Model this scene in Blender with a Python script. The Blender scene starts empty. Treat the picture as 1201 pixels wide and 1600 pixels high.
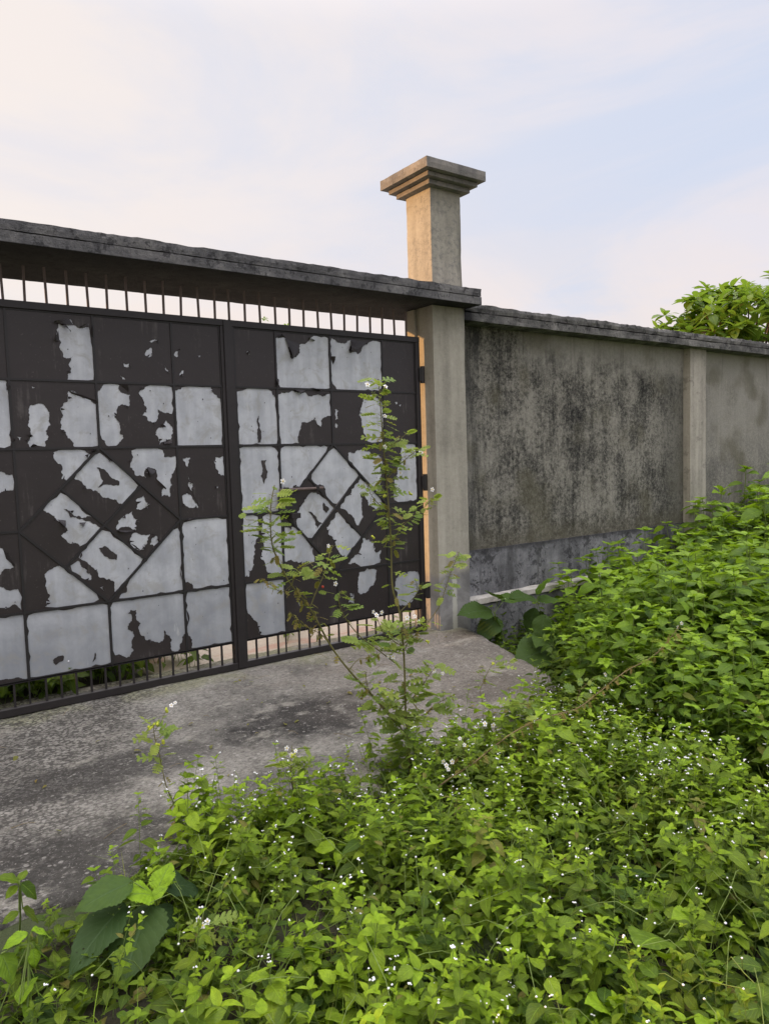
import bpy, math, random
import numpy as np
from mathutils import Vector, noise as mn, geometry as mg
random.seed(7)
SC = bpy.context.scene
COL = SC.collection
R = math.radians

# ---------------------------------------------------------------- camera
F, YAW, PITCH, ROLL = 1131.14, R(35.5085), R(4.28694), R(-1.72268)
CAM = np.array([0.0, -4.8, 1.488])
_f = np.array([math.sin(YAW) * math.cos(PITCH), math.cos(YAW) * math.cos(PITCH), -math.sin(PITCH)])
_r = np.array([math.cos(YAW), -math.sin(YAW), 0.0])
_u = np.cross(_r, _f)
_r, _u = math.cos(ROLL) * _r + math.sin(ROLL) * _u, -math.sin(ROLL) * _r + math.cos(ROLL) * _u
cd = bpy.data.cameras.new('camera')
cam = bpy.data.objects.new('camera', cd)
COL.objects.link(cam)
SC.camera = cam
cd.sensor_fit = 'VERTICAL'
cd.sensor_height = 36
cd.sensor_width = 27
cd.lens = F / 1600 * 36
cd.clip_start = 0.05
cd.clip_end = 3000
from mathutils import Matrix
cam.matrix_world = Matrix(((_r[0], _u[0], -_f[0], CAM[0]), (_r[1], _u[1], -_f[1], CAM[1]),
                           (_r[2], _u[2], -_f[2], CAM[2]), (0, 0, 0, 1)))


def at(x, y, Y):
    d = _f + (x - 600.5) / F * _r - (y - 800) / F * _u
    return CAM + (Y - CAM[1]) / d[1] * d


def atz(x, y, Z):
    d = _f + (x - 600.5) / F * _r - (y - 800) / F * _u
    return CAM + (Z - CAM[2]) / d[2] * d


# ---------------------------------------------------------------- world, sun, exposure
SUN_EL, SUN_AZ = 8.5, -71.0
w = bpy.data.worlds.new('World')
SC.world = w
w.use_nodes = True
nt = w.node_tree
bg = nt.nodes['Background']


class G:
    """tiny node-graph helper"""
    def __init__(s, nt): s.nt = nt
    def n(s, t, **k):
        o = s.nt.nodes.new(t)
        for a, b in k.items(): setattr(o, a, b)
        return o
    def put(s, sock, v):
        if v is None: return
        if isinstance(v, bpy.types.NodeSocket): s.nt.links.new(v, sock)
        else:
            if isinstance(v, (tuple, list)) and len(v) == 3 and sock.type == 'RGBA': v = (*v, 1)
            sock.default_value = v
    def math(s, op, a, b=None, c=None, clamp=False):
        o = s.n('ShaderNodeMath', operation=op, use_clamp=clamp)
        s.put(o.inputs[0], a); s.put(o.inputs[1], b); s.put(o.inputs[2], c)
        return o.outputs[0]
    def mix(s, f, a, b, t='MIX'):
        o = s.n('ShaderNodeMix', data_type='RGBA', blend_type=t)
        s.put(o.inputs[0], f); s.put(o.inputs[6], a); s.put(o.inputs[7], b)
        return o.outputs[2]
    def noise(s, vec, scale, detail=4, rough=0.55, dist=0):
        o = s.n('ShaderNodeTexNoise')
        s.put(o.inputs['Vector'], vec); o.inputs['Scale'].default_value = scale
        o.inputs['Detail'].default_value = detail; o.inputs['Roughness'].default_value = rough
        o.inputs['Distortion'].default_value = dist
        return o.outputs[0]
    def vor(s, vec, scale, feature='F1'):
        o = s.n('ShaderNodeTexVoronoi', feature=feature)
        s.put(o.inputs['Vector'], vec); o.inputs['Scale'].default_value = scale
        return o.outputs['Distance']
    def map(s, vec, sc=(1, 1, 1), loc=(0, 0, 0)):
        o = s.n('ShaderNodeMapping')
        s.put(o.inputs[0], vec); o.inputs['Scale'].default_value = sc; o.inputs['Location'].default_value = loc
        return o.outputs[0]
    def sm(s, v, a, b, c=0.0, d=1.0):
        o = s.n('ShaderNodeMapRange', interpolation_type='SMOOTHSTEP')
        s.put(o.inputs[0], v)
        for i, q in enumerate((a, b, c, d)): o.inputs[i + 1].default_value = q
        return o.outputs[0]
    def sep(s, vec):
        o = s.n('ShaderNodeSeparateXYZ'); s.put(o.inputs[0], vec); return o.outputs
    def obj(s): return s.n('ShaderNodeTexCoord').outputs['Object']
    def bump(s, h, strength, dist=0.01, normal=None):
        o = s.n('ShaderNodeBump'); o.inputs['Strength'].default_value = strength
        o.inputs['Distance'].default_value = dist
        s.put(o.inputs['Height'], h)
        if normal: s.put(o.inputs['Normal'], normal)
        return o.outputs[0]


g = G(nt)
sky = g.n('ShaderNodeTexSky', sky_type='NISHITA', sun_disc=False)
sky.sun_elevation = R(SUN_EL)
sky.sun_rotation = R(SUN_AZ)
sky.air_density = 1.0
sky.dust_density = 2.0
d = g.n('ShaderNodeTexCoord').outputs['Generated']
sx, sy, sz = g.sep(d)
elev = g.math('MAXIMUM', sz, 0.0)
cl = g.noise(g.map(d, (1, 1, 2.4), (3.1, .4, 0)), 1.9, 7, .58, .7)
cl2 = g.noise(g.map(d, (1.3, 1.3, 4.5), (1.7, 5.3, .6)), 3.0, 8, .58, .5)
# warm side: direction towards the sun
dot = g.math('ADD', g.math('MULTIPLY', sx, math.sin(R(SUN_AZ))), g.math('MULTIPLY', sy, math.cos(R(SUN_AZ))))
warm = g.sm(dot, -1.0, .75)
base_c = g.mix(warm, (6.5, 7.3, 9.1), (9.7, 8.9, 8.7))
cloud_c = g.mix(warm, (8.5, 8.1, 8.8), (10.5, 9.4, 8.4))
low = g.sm(elev, .38, .03)
veil = g.mix(g.math('MULTIPLY', g.sm(cl, .38, .62), .85), base_c, cloud_c)
pinkish = g.mix(warm, (9.8, 8.4, 7.7), (10.2, 8.8, 7.9))
veil = g.mix(g.math('MULTIPLY', low, g.sm(cl2, .38, .60, .15, .92)), veil, pinkish)
mixed = g.mix(.93, sky.outputs[0], veil)
bright = g.sm(elev, .48, .92, 1.0, 4.2)
vm = g.n('ShaderNodeVectorMath', operation='SCALE')
g.put(vm.inputs[0], mixed); g.put(vm.inputs[3], bright)
g.put(bg.inputs[0], vm.outputs[0])
bg.inputs[1].default_value = 0.094

sl = bpy.data.lights.new('sun', 'SUN')
sl.energy = 4.2
sl.angle = R(0.6)
sl.color = (1.0, .52, .19)
so = bpy.data.objects.new('sun', sl)
COL.objects.link(so)
sd = Vector((math.sin(R(SUN_AZ)) * math.cos(R(SUN_EL)), math.cos(R(SUN_AZ)) * math.cos(R(SUN_EL)), math.sin(R(SUN_EL))))
so.rotation_euler = sd.to_track_quat('Z', 'Y').to_euler()
so.location = sd * 30
SC.view_settings.view_transform = 'Standard'
SC.view_settings.look = 'None'
SC.view_settings.exposure = 0.12
SC.view_settings.gamma = 1.0


# ---------------------------------------------------------------- materials
def mat(name):
    m = bpy.data.materials.new(name)
    m.use_nodes = True
    g = G(m.node_tree)
    return m, g, m.node_tree.nodes['Principled BSDF']


def m_plain(name, c, rough=.7, metal=0, spec=.4, var=.25, sc=30, bump=.15):
    m, g, p = mat(name)
    o = g.obj()
    n = g.noise(o, sc, 5)
    g.put(p.inputs['Base Color'], g.mix(n, tuple(x * (1 - var) for x in c), tuple(x * (1 + var) for x in c)))
    p.inputs['Roughness'].default_value = rough
    p.inputs['Metallic'].default_value = metal
    p.inputs['Specular IOR Level'].default_value = spec
    g.put(p.inputs['Normal'], g.bump(g.noise(o, sc * 3, 4), bump, .004))
    return m


def m_wall():
    """weathered panel: black algae streaks, mottled grey, paler below the coping"""
    m, g, p = mat('weathered_panel_plaster')
    o = g.obj()
    x, y, z = g.sep(o)
    big = g.noise(o, 1.1, 5, .6, .4)
    mid = g.noise(o, 4.5, 6, .65, .3)
    streak = g.noise(g.map(o, (7, 3, .55)), 1.0, 5, .65)
    streak2 = g.noise(g.map(o, (22, 9, 1.1)), 1.0, 4, .6)
    fine = g.noise(o, 55, 5, .75)
    fine2 = g.noise(g.map(o, (1, 1, .9), (4, 2, 1)), 24, 8, .85, .3)
    v = g.math('ADD', g.math('MULTIPLY', big, .5), g.math('MULTIPLY', mid, .5))
    v = g.math('ADD', v, g.math('MULTIPLY', streak, .42))
    v = g.math('ADD', v, g.math('MULTIPLY', streak2, .12))
    v = g.math('ADD', v, g.math('MULTIPLY', fine2, 1.15))
    v = g.math('ADD', v, g.math('MULTIPLY', fine, .45))     # centre 1.51
    # bay-local x: 0 at the gate pillar, lighter further on near the top
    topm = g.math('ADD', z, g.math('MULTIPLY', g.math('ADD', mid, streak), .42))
    pale_top = g.math('MULTIPLY', g.sm(topm, 2.58, 2.98), g.sm(g.math('ADD', x, g.math('MULTIPLY', streak, 1.2)), 5.4, 6.1))
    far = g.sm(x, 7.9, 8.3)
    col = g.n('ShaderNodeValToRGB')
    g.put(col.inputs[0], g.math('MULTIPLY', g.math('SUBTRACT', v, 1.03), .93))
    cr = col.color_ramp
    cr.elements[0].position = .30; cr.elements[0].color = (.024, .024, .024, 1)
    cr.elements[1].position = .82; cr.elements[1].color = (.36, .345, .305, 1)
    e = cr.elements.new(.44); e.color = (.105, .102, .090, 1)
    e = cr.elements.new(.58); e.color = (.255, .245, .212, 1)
    c = g.mix(g.math('MULTIPLY', pale_top, .8), col.outputs[0], g.mix(fine2, (.28, .27, .245), (.46, .445, .40)))
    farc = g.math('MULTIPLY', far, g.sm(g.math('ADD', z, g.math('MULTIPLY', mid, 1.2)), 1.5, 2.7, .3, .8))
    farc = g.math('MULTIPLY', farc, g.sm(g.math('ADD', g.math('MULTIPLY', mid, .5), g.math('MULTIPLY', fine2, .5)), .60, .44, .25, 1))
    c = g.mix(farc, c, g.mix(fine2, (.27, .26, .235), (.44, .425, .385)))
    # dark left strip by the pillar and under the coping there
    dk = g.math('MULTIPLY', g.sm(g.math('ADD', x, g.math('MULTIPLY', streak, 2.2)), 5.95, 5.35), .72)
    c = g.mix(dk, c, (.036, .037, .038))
    olive = g.sm(g.noise(o, 1.6, 4, .5), .5, .66, 0, .55)
    c = g.mix(olive, c, (.105, .098, .062))
    pr = g.math('MULTIPLY', g.sm(g.math('ADD', x, g.math('MULTIPLY', mid, .5)), 7.35, 7.95), g.sm(x, 7.9, 7.85))
    c = g.mix(g.math('MULTIPLY', pr, g.sm(z, 2.5, 2.2, 0, .55)), c, (.062, .062, .056))
    runs = g.sm(g.noise(g.map(o, (5.5, 1, .45)), 1.0, 7, .7, .4), .54, .68)
    c = g.mix(g.math('MULTIPLY', g.math('MULTIPLY', runs, g.sm(g.math('ADD', z, g.math('MULTIPLY', mid, .9)), 1.9, 3.1)), .5), c, (.06, .059, .054))
    spl = g.sm(g.math('ADD', z, g.math('MULTIPLY', mid, .35)), 1.05, .78, 0, .5)
    c = g.mix(spl, c, (.11, .10, .07))
    sp = g.sm(g.noise(o, 95, 3, .6), .66, .73)
    c = g.mix(g.math('MULTIPLY', sp, .55), c, (.34, .33, .30))
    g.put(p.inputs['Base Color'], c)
    p.inputs['Roughness'].default_value = .95
    p.inputs['Specular IOR Level'].default_value = .15
    h = g.math('ADD', g.math('MULTIPLY', fine2, 1.0), g.math('MULTIPLY', fine, .6))
    g.put(p.inputs['Normal'], g.bump(h, .8, .012))
    return m


def m_concrete(name, dark, midc, light, lo=.38, hi=.66, streak=.35, scale=3.0, bump=.5, speck=None, bdist=.01, extra=None, rough=.9):
    m, g, p = mat(name)
    o = g.obj()
    a = g.noise(o, scale, 7, .68, .3)
    s1 = g.noise(g.map(o, (9, 9, .7)), 1.0, 5, .6)
    f = g.noise(o, scale * 11, 6, .75)
    ff = g.noise(o, 130, 3, .7)
    v = g.math('ADD', g.math('MULTIPLY', a, 1 - streak - .25), g.math('MULTIPLY', s1, streak))
    v = g.math('ADD', v, g.math('MULTIPLY', f, .25))
    col = g.n('ShaderNodeValToRGB')
    g.put(col.inputs[0], v)
    cr = col.color_ramp
    cr.elements[0].position = lo; cr.elements[0].color = (*dark, 1)
    cr.elements[1].position = hi; cr.elements[1].color = (*light, 1)
    e = cr.elements.new((lo + hi) / 2); e.color = (*midc, 1)
    c = col.outputs[0]
    c = g.mix(g.sm(ff, .35, .7, 0, .25), c, (midc[0] * 1.5, midc[1] * 1.5, midc[2] * 1.45))
    if speck:
        c = g.mix(g.sm(g.noise(o, speck[0], 4, .7), speck[1], speck[1] + .07, 0, speck[2]), c, dark)
    if extra: c = extra(g, o, c, a, f)
    g.put(p.inputs['Base Color'], c)
    p.inputs['Roughness'].default_value = rough
    p.inputs['Specular IOR Level'].default_value = .2
    g.put(p.inputs['Normal'], g.bump(g.math('ADD', f, g.math('MULTIPLY', ff, .5)), bump, bdist))
    return m


def x_lintel(g, o, c, a, f):
    x, y, z = g.sep(o)
    # pale scoured patches; the soffit's shade is painted in near black
    c = g.mix(g.sm(g.noise(g.map(o, (.7, 1, 2.5)), 5, 5, .7), .55, .68, 0, .6), c, (.26, .255, .25))
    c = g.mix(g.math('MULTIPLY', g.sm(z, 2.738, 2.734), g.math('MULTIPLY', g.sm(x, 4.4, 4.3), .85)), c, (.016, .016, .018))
    return c


def x_shaft(g, o, c, a, f):
    x, y, z = g.sep(o)
    # black run-off at the head of the lower shaft, right hand side
    e = g.math('ADD', x, g.math('MULTIPLY', g.noise(g.map(o, (6, 6, 1.2)), 1.4, 5, .6), .28))
    m_ = g.math('MULTIPLY', g.sm(e, 4.28, 4.40), g.sm(z, 1.7, 2.5))
    c = g.mix(g.math('MULTIPLY', m_, .7), c, (.07, .07, .06))
    # lower part: cement wash, greyer
    lowm = g.sm(g.math('ADD', z, g.math('MULTIPLY', a, .12)), .58, .50)
    c = g.mix(g.math('MULTIPLY', lowm, .85), c, g.mix(g.sm(a, .4, .6), (.13, .13, .135), (.26, .26, .265)))
    # white spill near the base
    wx = g.math('ABSOLUTE', g.math('SUBTRACT', g.math('ADD', x, g.math('MULTIPLY', f, .05)), 4.075))
    wm = g.math('MULTIPLY', g.sm(wx, .035, .015), g.sm(z, .5, .42))
    c = g.mix(g.math('MULTIPLY', wm, .7), c, (.52, .52, .46))
    up = g.sm(z, 2.8, 2.9)
    pit = g.sm(g.noise(o, 26, 5, .8), .50, .60, 0, .55)
    pit = g.math('MULTIPLY', g.math('MULTIPLY', pit, up), g.sm(g.noise(o, 3, 3), .42, .6))
    return g.mix(pit, c, (.15, .15, .15))


def x_plinth(g, o, c, a, f):
    x, y, z = g.sep(o)
    e = g.math('ADD', z, g.math('MULTIPLY', g.noise(o, 6, 6, .75), .22))
    c = g.mix(g.sm(e, .66, .74, 0, .85), c, (.03, .03, .032))
    c = g.mix(g.math('MULTIPLY', g.sm(g.noise(o, 7, 7, .8, .5), .53, .60), .8), c, (.035, .035, .037))
    return g.mix(g.math('MULTIPLY', g.sm(g.noise(g.map(o, (5, 5, .6)), 1.5, 5, .6), .54, .64), .6), c, (.06, .06, .062))


def x_slab(g, o, c, a, f):
    x, y, z = g.sep(o)
    def blob(cx, cy, rx, ry, amp, colr, c):
        dx = g.math('DIVIDE', g.math('SUBTRACT', x, cx), rx)
        dy = g.math('DIVIDE', g.math('SUBTRACT', y, cy), ry)
        r2 = g.math('ADD', g.math('MULTIPLY', dx, dx), g.math('MULTIPLY', dy, dy))
        r2 = g.math('ADD', r2, g.math('MULTIPLY', g.math('SUBTRACT', g.noise(o, 5, 6, .7), .5), 2.6))
        return g.mix(g.sm(r2, 1.2, .1, 0, amp), c, colr)
    c = blob(2.1, -.95, .60, .36, .92, (.028, .027, .027), c)
    c = blob(.95, -1.0, .7, .22, .7, (.045, .043, .042), c)
    c = blob(3.4, -1.25, .5, .2, .6, (.045, .043, .040), c)
    c = blob(.35, -1.7, .9, .42, .8, (.035, .034, .033), c)
    c = blob(1.7, -1.6, .7, .2, .5, (.05, .048, .046), c)
    c = g.mix(g.math('MULTIPLY', g.sm(g.math('ADD', x, g.math('MULTIPLY', a, 1.5)), 2.6, 3.8), .45), c, g.mix(f, (.20, .165, .13), (.36, .31, .26)))
    # pale moss rim along the gate sill
    ed = g.math('ADD', y, g.math('MULTIPLY', g.math('SUBTRACT', g.noise(o, 4, 5, .7), .5), .35))
    mo = g.math('MULTIPLY', g.sm(ed, -.26, -.10), g.sm(g.noise(o, 2.1, 4), .40, .58))
    c = g.mix(g.math('MULTIPLY', mo, .75), c, g.mix(f, (.22, .23, .10), (.42, .42, .30)))
    c = g.mix(g.sm(g.noise(g.map(o, (1.0, 2.6, 1)), 28, 5, .8), .54, .66, 0, .6), c, (.06, .056, .05))
    c = g.mix(g.sm(g.noise(g.map(o, (1, 2, 1), (5, 3, 1)), 15, 5, .75), .58, .66, 0, .7), c, (.44, .42, .38))
    pb = g.vor(g.map(o, (1, 1.5, 1)), 46)
    rough_zone = g.sm(g.math('ADD', g.math('ADD', x, g.math('MULTIPLY', y, -.6)), g.noise(o, 2, 4)), 2.6, 1.7, .15, .75)
    c = g.mix(g.math('MULTIPLY', g.sm(pb, .42, .62), rough_zone), c, (.05, .047, .042))
    c = g.mix(g.math('MULTIPLY', g.sm(g.noise(g.map(o, (1, 1.3, 1), (7, 1, 0)), 9, 6, .8), .50, .58), g.math('MULTIPLY', rough_zone, .8)), c, (.075, .07, .062))
    c = g.mix(g.sm(g.noise(g.map(o, (1, 1.8, 1), (1, 8, 0)), 3.1, 6, .7), .54, .66, 0, .65), c, (.44, .42, .36))
    c = g.mix(g.sm(g.noise(o, 70, 4, .8), .58, .66, 0, .6), c, (.46, .44, .40))
    c = g.mix(g.sm(g.noise(g.map(o, (1, 2.2, 1), (3, 9, 0)), 36, 6, .85), .52, .60, 0, .5), c, (.055, .05, .045))
    c = g.mix(g.sm(g.vor(g.map(o, (1, 1.4, 1), (2, 2, 0)), 13), .16, .10, 0, .5), c, (.50, .48, .44))
    return c


M = {}
M['panel'] = m_wall()
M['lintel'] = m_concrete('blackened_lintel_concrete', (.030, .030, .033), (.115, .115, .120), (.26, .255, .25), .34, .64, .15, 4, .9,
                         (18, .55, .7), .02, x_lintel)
M['coping'] = m_concrete('flaked_coping_concrete', (.035, .035, .036), (.145, .143, .138), (.33, .32, .30), .36, .64, .1, 5, 1.0,
                         (14, .54, .75), .02, x_lintel)
M['shaft'] = m_concrete('pale_pillar_plaster', (.19, .18, .155), (.32, .305, .26), (.44, .42, .36), .36, .66, .45, 2.2, .3, (9, .62, .35), .006, x_shaft)
M['cap'] = m_concrete('pillar_cap_concrete', (.10, .10, .10), (.20, .19, .175), (.34, .31, .27), .36, .66, .3, 4, .6, (16, .56, .5), .01)
M['pier'] = m_concrete('wall_pier_plaster', (.17, .16, .14), (.33, .31, .27), (.46, .43, .37), .34, .62, .5, 2.4, .35, (9, .58, .5), .006)
M['plinth'] = m_concrete('bluish_plinth_wash', (.045, .045, .050), (.17, .172, .182), (.33, .33, .345), .36, .64, .25, 3.0, .5, (9, .57, .75), .008, x_plinth)
M['ledge'] = m_concrete('white_ledge_mortar', (.22, .21, .19), (.42, .40, .36), (.60, .57, .52), .34, .6, .1, 5, .5, None, .01)
M['slab'] = m_concrete('rough_ramp_concrete', (.095, .091, .082), (.29, .277, .247), (.50, .48, .43), .33, .66, 0, 1.9, .9, (48, .56, .45), .03, x_slab, .93)
M['iron'] = m_plain('dark_brown_iron_paint', (.020, .017, .018), .45, .0, .45, .3, 22, .12)
M['iron_dark'] = m_plain('black_iron_bead', (.014, .013, .014), .5, .0, .5, .3, 30, .1)
M['film'] = m_plain('brown_protective_film', (.034, .028, .029), .40, 0, .5, .2, 9, .10)
def m_film():
    m, g, p = mat('brown_protective_film')
    o = g.obj(); x, y, z = g.sep(o)
    a = g.noise(o, 3, 6, .65); f = g.noise(g.map(o, (30, 1, 2)), 1, 4, .7)
    c = g.mix(a, (.015, .011, .012), (.032, .026, .026))
    c = g.mix(g.sm(g.math('MULTIPLY', a, f), .30, .42, 0, .5), c, (.11, .10, .095))
    c = g.mix(g.sm(g.noise(o, 90, 3, .7), .66, .72, 0, .5), c, (.20, .18, .16))
    g.put(p.inputs['Base Color'], c)
    g.put(p.inputs['Roughness'], g.math('ADD', .32, g.math('MULTIPLY', a, .25)))
    p.inputs['Specular IOR Level'].default_value = .5
    g.put(p.inputs['Normal'], g.bump(g.math('ADD', g.noise(o, 6, 3), g.math('MULTIPLY', f, .08)), .25, .01))
    return m


M['film'] = m_film()
M['rust'] = m_plain('rusty_bar', (.14, .108, .10), .7, .1, .3, .4, 40, .3)


def m_sheet():
    m, g, p = mat('dull_galvanised_sheet')
    o = g.obj()
    x, y, z = g.sep(o)
    a = g.noise(o, 5, 6, .6, .3)
    sc = g.noise(g.map(o, (14, 3, 1.2)), 1.0, 5, .6)
    f = g.noise(o, 70, 5, .75)
    sp = g.sm(g.noise(o, 38, 4, .7), .64, .70)
    c = g.mix(g.sm(g.math('ADD', g.math('MULTIPLY', a, .6), g.math('MULTIPLY', sc, .4)), .35, .65), (.40, .425, .465), (.60, .63, .67))
    c = g.mix(g.math('MULTIPLY', f, .35), c, (.40, .42, .44))
    c = g.mix(g.math('MULTIPLY', sp, .6), c, (.55, .58, .60))
    # lower sheets painted darker and bluer, standing in for their dimmer reflection
    lowm = g.sm(g.math('ADD', z, g.math('MULTIPLY', a, .5)), 1.35, .4)
    c = g.mix(g.math('MULTIPLY', lowm, .62), c, (.20, .218, .245))
    dr = g.sm(g.noise(g.map(o, (5, 1, 5)), 1.6, 6, .7, .6), .50, .66, 0, .55)
    c = g.mix(dr, c, (.34, .34, .32))
    wt = g.sm(g.noise(g.map(o, (9, 1, 2), (3, 0, 1)), 1.3, 6, .7), .60, .70, 0, .5)
    c = g.mix(wt, c, (.60, .62, .62))
    g.put(p.inputs['Base Color'], c)
    p.inputs['Metallic'].default_value = .25
    g.put(p.inputs['Roughness'], g.math('ADD', .42, g.math('MULTIPLY', f, .25)))
    g.put(p.inputs['Normal'], g.bump(g.math('ADD', g.math('MULTIPLY', g.noise(o, 7, 3), 1.2), g.math('MULTIPLY', f, .1)), .25, .01))
    return m


M['sheet'] = m_sheet()


def m_leaf(name, young, old, dry=(.20, .15, .05), gloss=.42, holes=False, trans=.4, vein=None):
    m, g, p = mat(name)
    at_ = g.n('ShaderNodeAttribute', attribute_name='tint')
    t1, t2, t3 = g.sep(at_.outputs['Vector'])
    uv = g.n('ShaderNodeTexCoord').outputs['UV']
    u, v, _ = g.sep(uv)
    oi = g.n('ShaderNodeObjectInfo').outputs['Random']
    t = g.math('POWER', g.math('ADD', t1, g.math('MULTIPLY', g.math('SUBTRACT', oi, .5), .25), clamp=True), 1.6)
    c = g.mix(t, old, young)
    c = g.mix(g.math('MULTIPLY', t2, .45), c, tuple(q * k for q, k in zip(young, (1.15, .85, .8))))
    c = g.mix(t3, c, dry)
    # veins
    du = g.math('ABSOLUTE', g.math('SUBTRACT', u, .5))
    mid = g.sm(du, .035, .012)
    sv = g.math('FRACT', g.math('SUBTRACT', g.math('MULTIPLY', v, 7.0), g.math('MULTIPLY', du, 5.0)))
    side = g.sm(g.math('ABSOLUTE', g.math('SUBTRACT', sv, .5)), .08, .02)
    o = g.obj()
    blot = g.noise(o, 60, 3)
    c = g.mix(g.math('MULTIPLY', g.math('MAXIMUM', mid, g.math('MULTIPLY', side, .5)), .35), c, vein or tuple(q * 1.5 + .03 for q in young))
    c = g.mix(g.sm(blot, .35, .7, 0, .3), c, old)
    g.put(p.inputs['Base Color'], c)
    p.inputs['Roughness'].default_value = gloss
    p.inputs['Specular IOR Level'].default_value = .22
    h = g.math('SUBTRACT', g.math('MULTIPLY', g.math('ABSOLUTE', g.math('SUBTRACT', sv, .5)), 1.0), g.math('MULTIPLY', mid, .8))
    g.put(p.inputs['Normal'], g.bump(h, .6, .003))
    tr = g.n('ShaderNodeBsdfTranslucent')
    g.put(tr.inputs[0], g.mix(.5, c, (young[0] * 1.7, young[1] * 1.6, young[2] * .8)))
    ms = g.n('ShaderNodeMixShader')
    ms.inputs[0].default_value = trans
    g.put(ms.inputs[1], p.outputs[0]); g.put(ms.inputs[2], tr.outputs[0])
    out = m.node_tree.nodes['Material Output']
    last = ms.outputs[0]
    if holes:
        hv = g.sm(g.math('ADD', g.noise(g.obj(), 42, 3, .6), g.math('MULTIPLY', g.noise(g.obj(), 9, 2), .3)), .825, .83)
        tp = g.n('ShaderNodeBsdfTransparent'); m2 = g.n('ShaderNodeMixShader')
        g.put(m2.inputs[0], hv); g.put(m2.inputs[1], last); g.put(m2.inputs[2], tp.outputs[0]); last = m2.outputs[0]
    m.node_tree.links.new(last, out.inputs[0])
    return m


M['leaf_cover'] = m_leaf('ground_cover_leaf', (.275, .44, .022), (.020, .052, .010), gloss=.5, trans=.33)
M['leaf_shrub'] = m_leaf('thicket_leaf', (.25, .41, .024), (.024, .064, .012), gloss=.5, trans=.33)
M['leaf_weed'] = m_leaf('lobed_weed_leaf', (.34, .44, .09), (.10, .20, .05), (.26, .15, .06))
M['leaf_big'] = m_leaf('dark_rough_leaf', (.20, .38, .012), (.022, .046, .014), gloss=.66, trans=.12, holes=True, vein=(.085, .14, .06))
M['leaf_tree'] = m_leaf('tree_leaf', (.20, .33, .04), (.042, .095, .022))
M['stem'] = m_plain('green_stem', (.15, .21, .05), .6, 0, .3, .35, 60, .2)
M['stem_dry'] = m_plain('brown_spiny_stem', (.20, .15, .075), .8, 0, .2, .4, 60, .4)
M['stem_weed'] = m_plain('brown_green_weed_stem', (.15, .14, .055), .75, 0, .2, .6, 14, .4)
M['petal'] = m_plain('white_petal', (.80, .80, .80), .6, 0, .2, .05, 60, .05)
M['bloom'] = m_plain('white_flower_head', (.78, .79, .82), .7, 0, .2, .06, 200, .1)
M['yellow'] = m_plain('yellow_green_calyx', (.42, .46, .05), .6, 0, .3, .25, 90, .1)
M['anther'] = m_plain('yellow_centre', (.70, .52, .08), .6, 0, .3, .2, 90, .1)
M['red'] = m_plain('red_berry', (.55, .05, .02), .35, 0, .5, .2, 90, .05)
M['bark'] = m_plain('brown_bark', (.12, .09, .065), .9, 0, .2, .4, 18, .6)


def m_soil():
    m, g, p = mat('dark_soil')
    o = g.obj()
    f = g.noise(o, 18, 6, .75)
    c = g.mix(f, (.018, .016, .011), (.075, .065, .042))
    c = g.mix(g.sm(g.noise(o, 2.2, 5, .6), .5, .62, 0, .7), c, (.05, .075, .02))
    g.put(p.inputs['Base Color'], c)
    p.inputs['Roughness'].default_value = 1
    g.put(p.inputs['Normal'], g.bump(f, 1, .03))
    return m


def m_yard():
    m, g, p = mat('sandy_brick_rubble_yard')
    o = g.obj()
    f = g.noise(o, 14, 6, .7)
    br = g.n('ShaderNodeTexBrick')
    g.put(br.inputs['Vector'], g.map(o, (4, 8, 1)))
    br.inputs['Color1'].default_value = (.40, .33, .26, 1)
    br.inputs['Color2'].default_value = (.47, .40, .32, 1)
    br.inputs['Mortar'].default_value = (.30, .26, .21, 1)
    br.inputs['Scale'].default_value = 1.2
    c = g.mix(.6, br.outputs[0], g.mix(f, (.36, .31, .25), (.52, .46, .38)))
    c = g.mix(g.sm(g.noise(g.map(o, (1, 1.6, 1), (2, 0, 0)), 1.9, 4), .56, .66, 0, .55), c, (.40, .20, .15))
    x, y, z = g.sep(o)
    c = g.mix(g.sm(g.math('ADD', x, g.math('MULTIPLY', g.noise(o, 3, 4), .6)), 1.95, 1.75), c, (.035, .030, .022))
    g.put(p.inputs['Base Color'], c)
    p.inputs['Roughness'].default_value = .95
    g.put(p.inputs['Normal'], g.bump(f, .8, .02))
    return m


M['soil'] = m_soil()
M['yard'] = m_yard()


# ---------------------------------------------------------------- mesh helpers
def link(o, parent=None):
    COL.objects.link(o)
    if parent is not None: o.parent = parent
    return o


def tag(o, label=None, cat=None, group=None, kind=None):
    if label: o['label'] = label
    if cat: o['category'] = cat
    if group: o['group'] = group
    if kind: o['kind'] = kind
    return o


def empty(name, loc, label, cat, group=None):
    o = bpy.data.objects.new(name, None)
    o.location = loc
    o.empty_display_size = .1
    link(o)
    return tag(o, label, cat, group)


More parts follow.
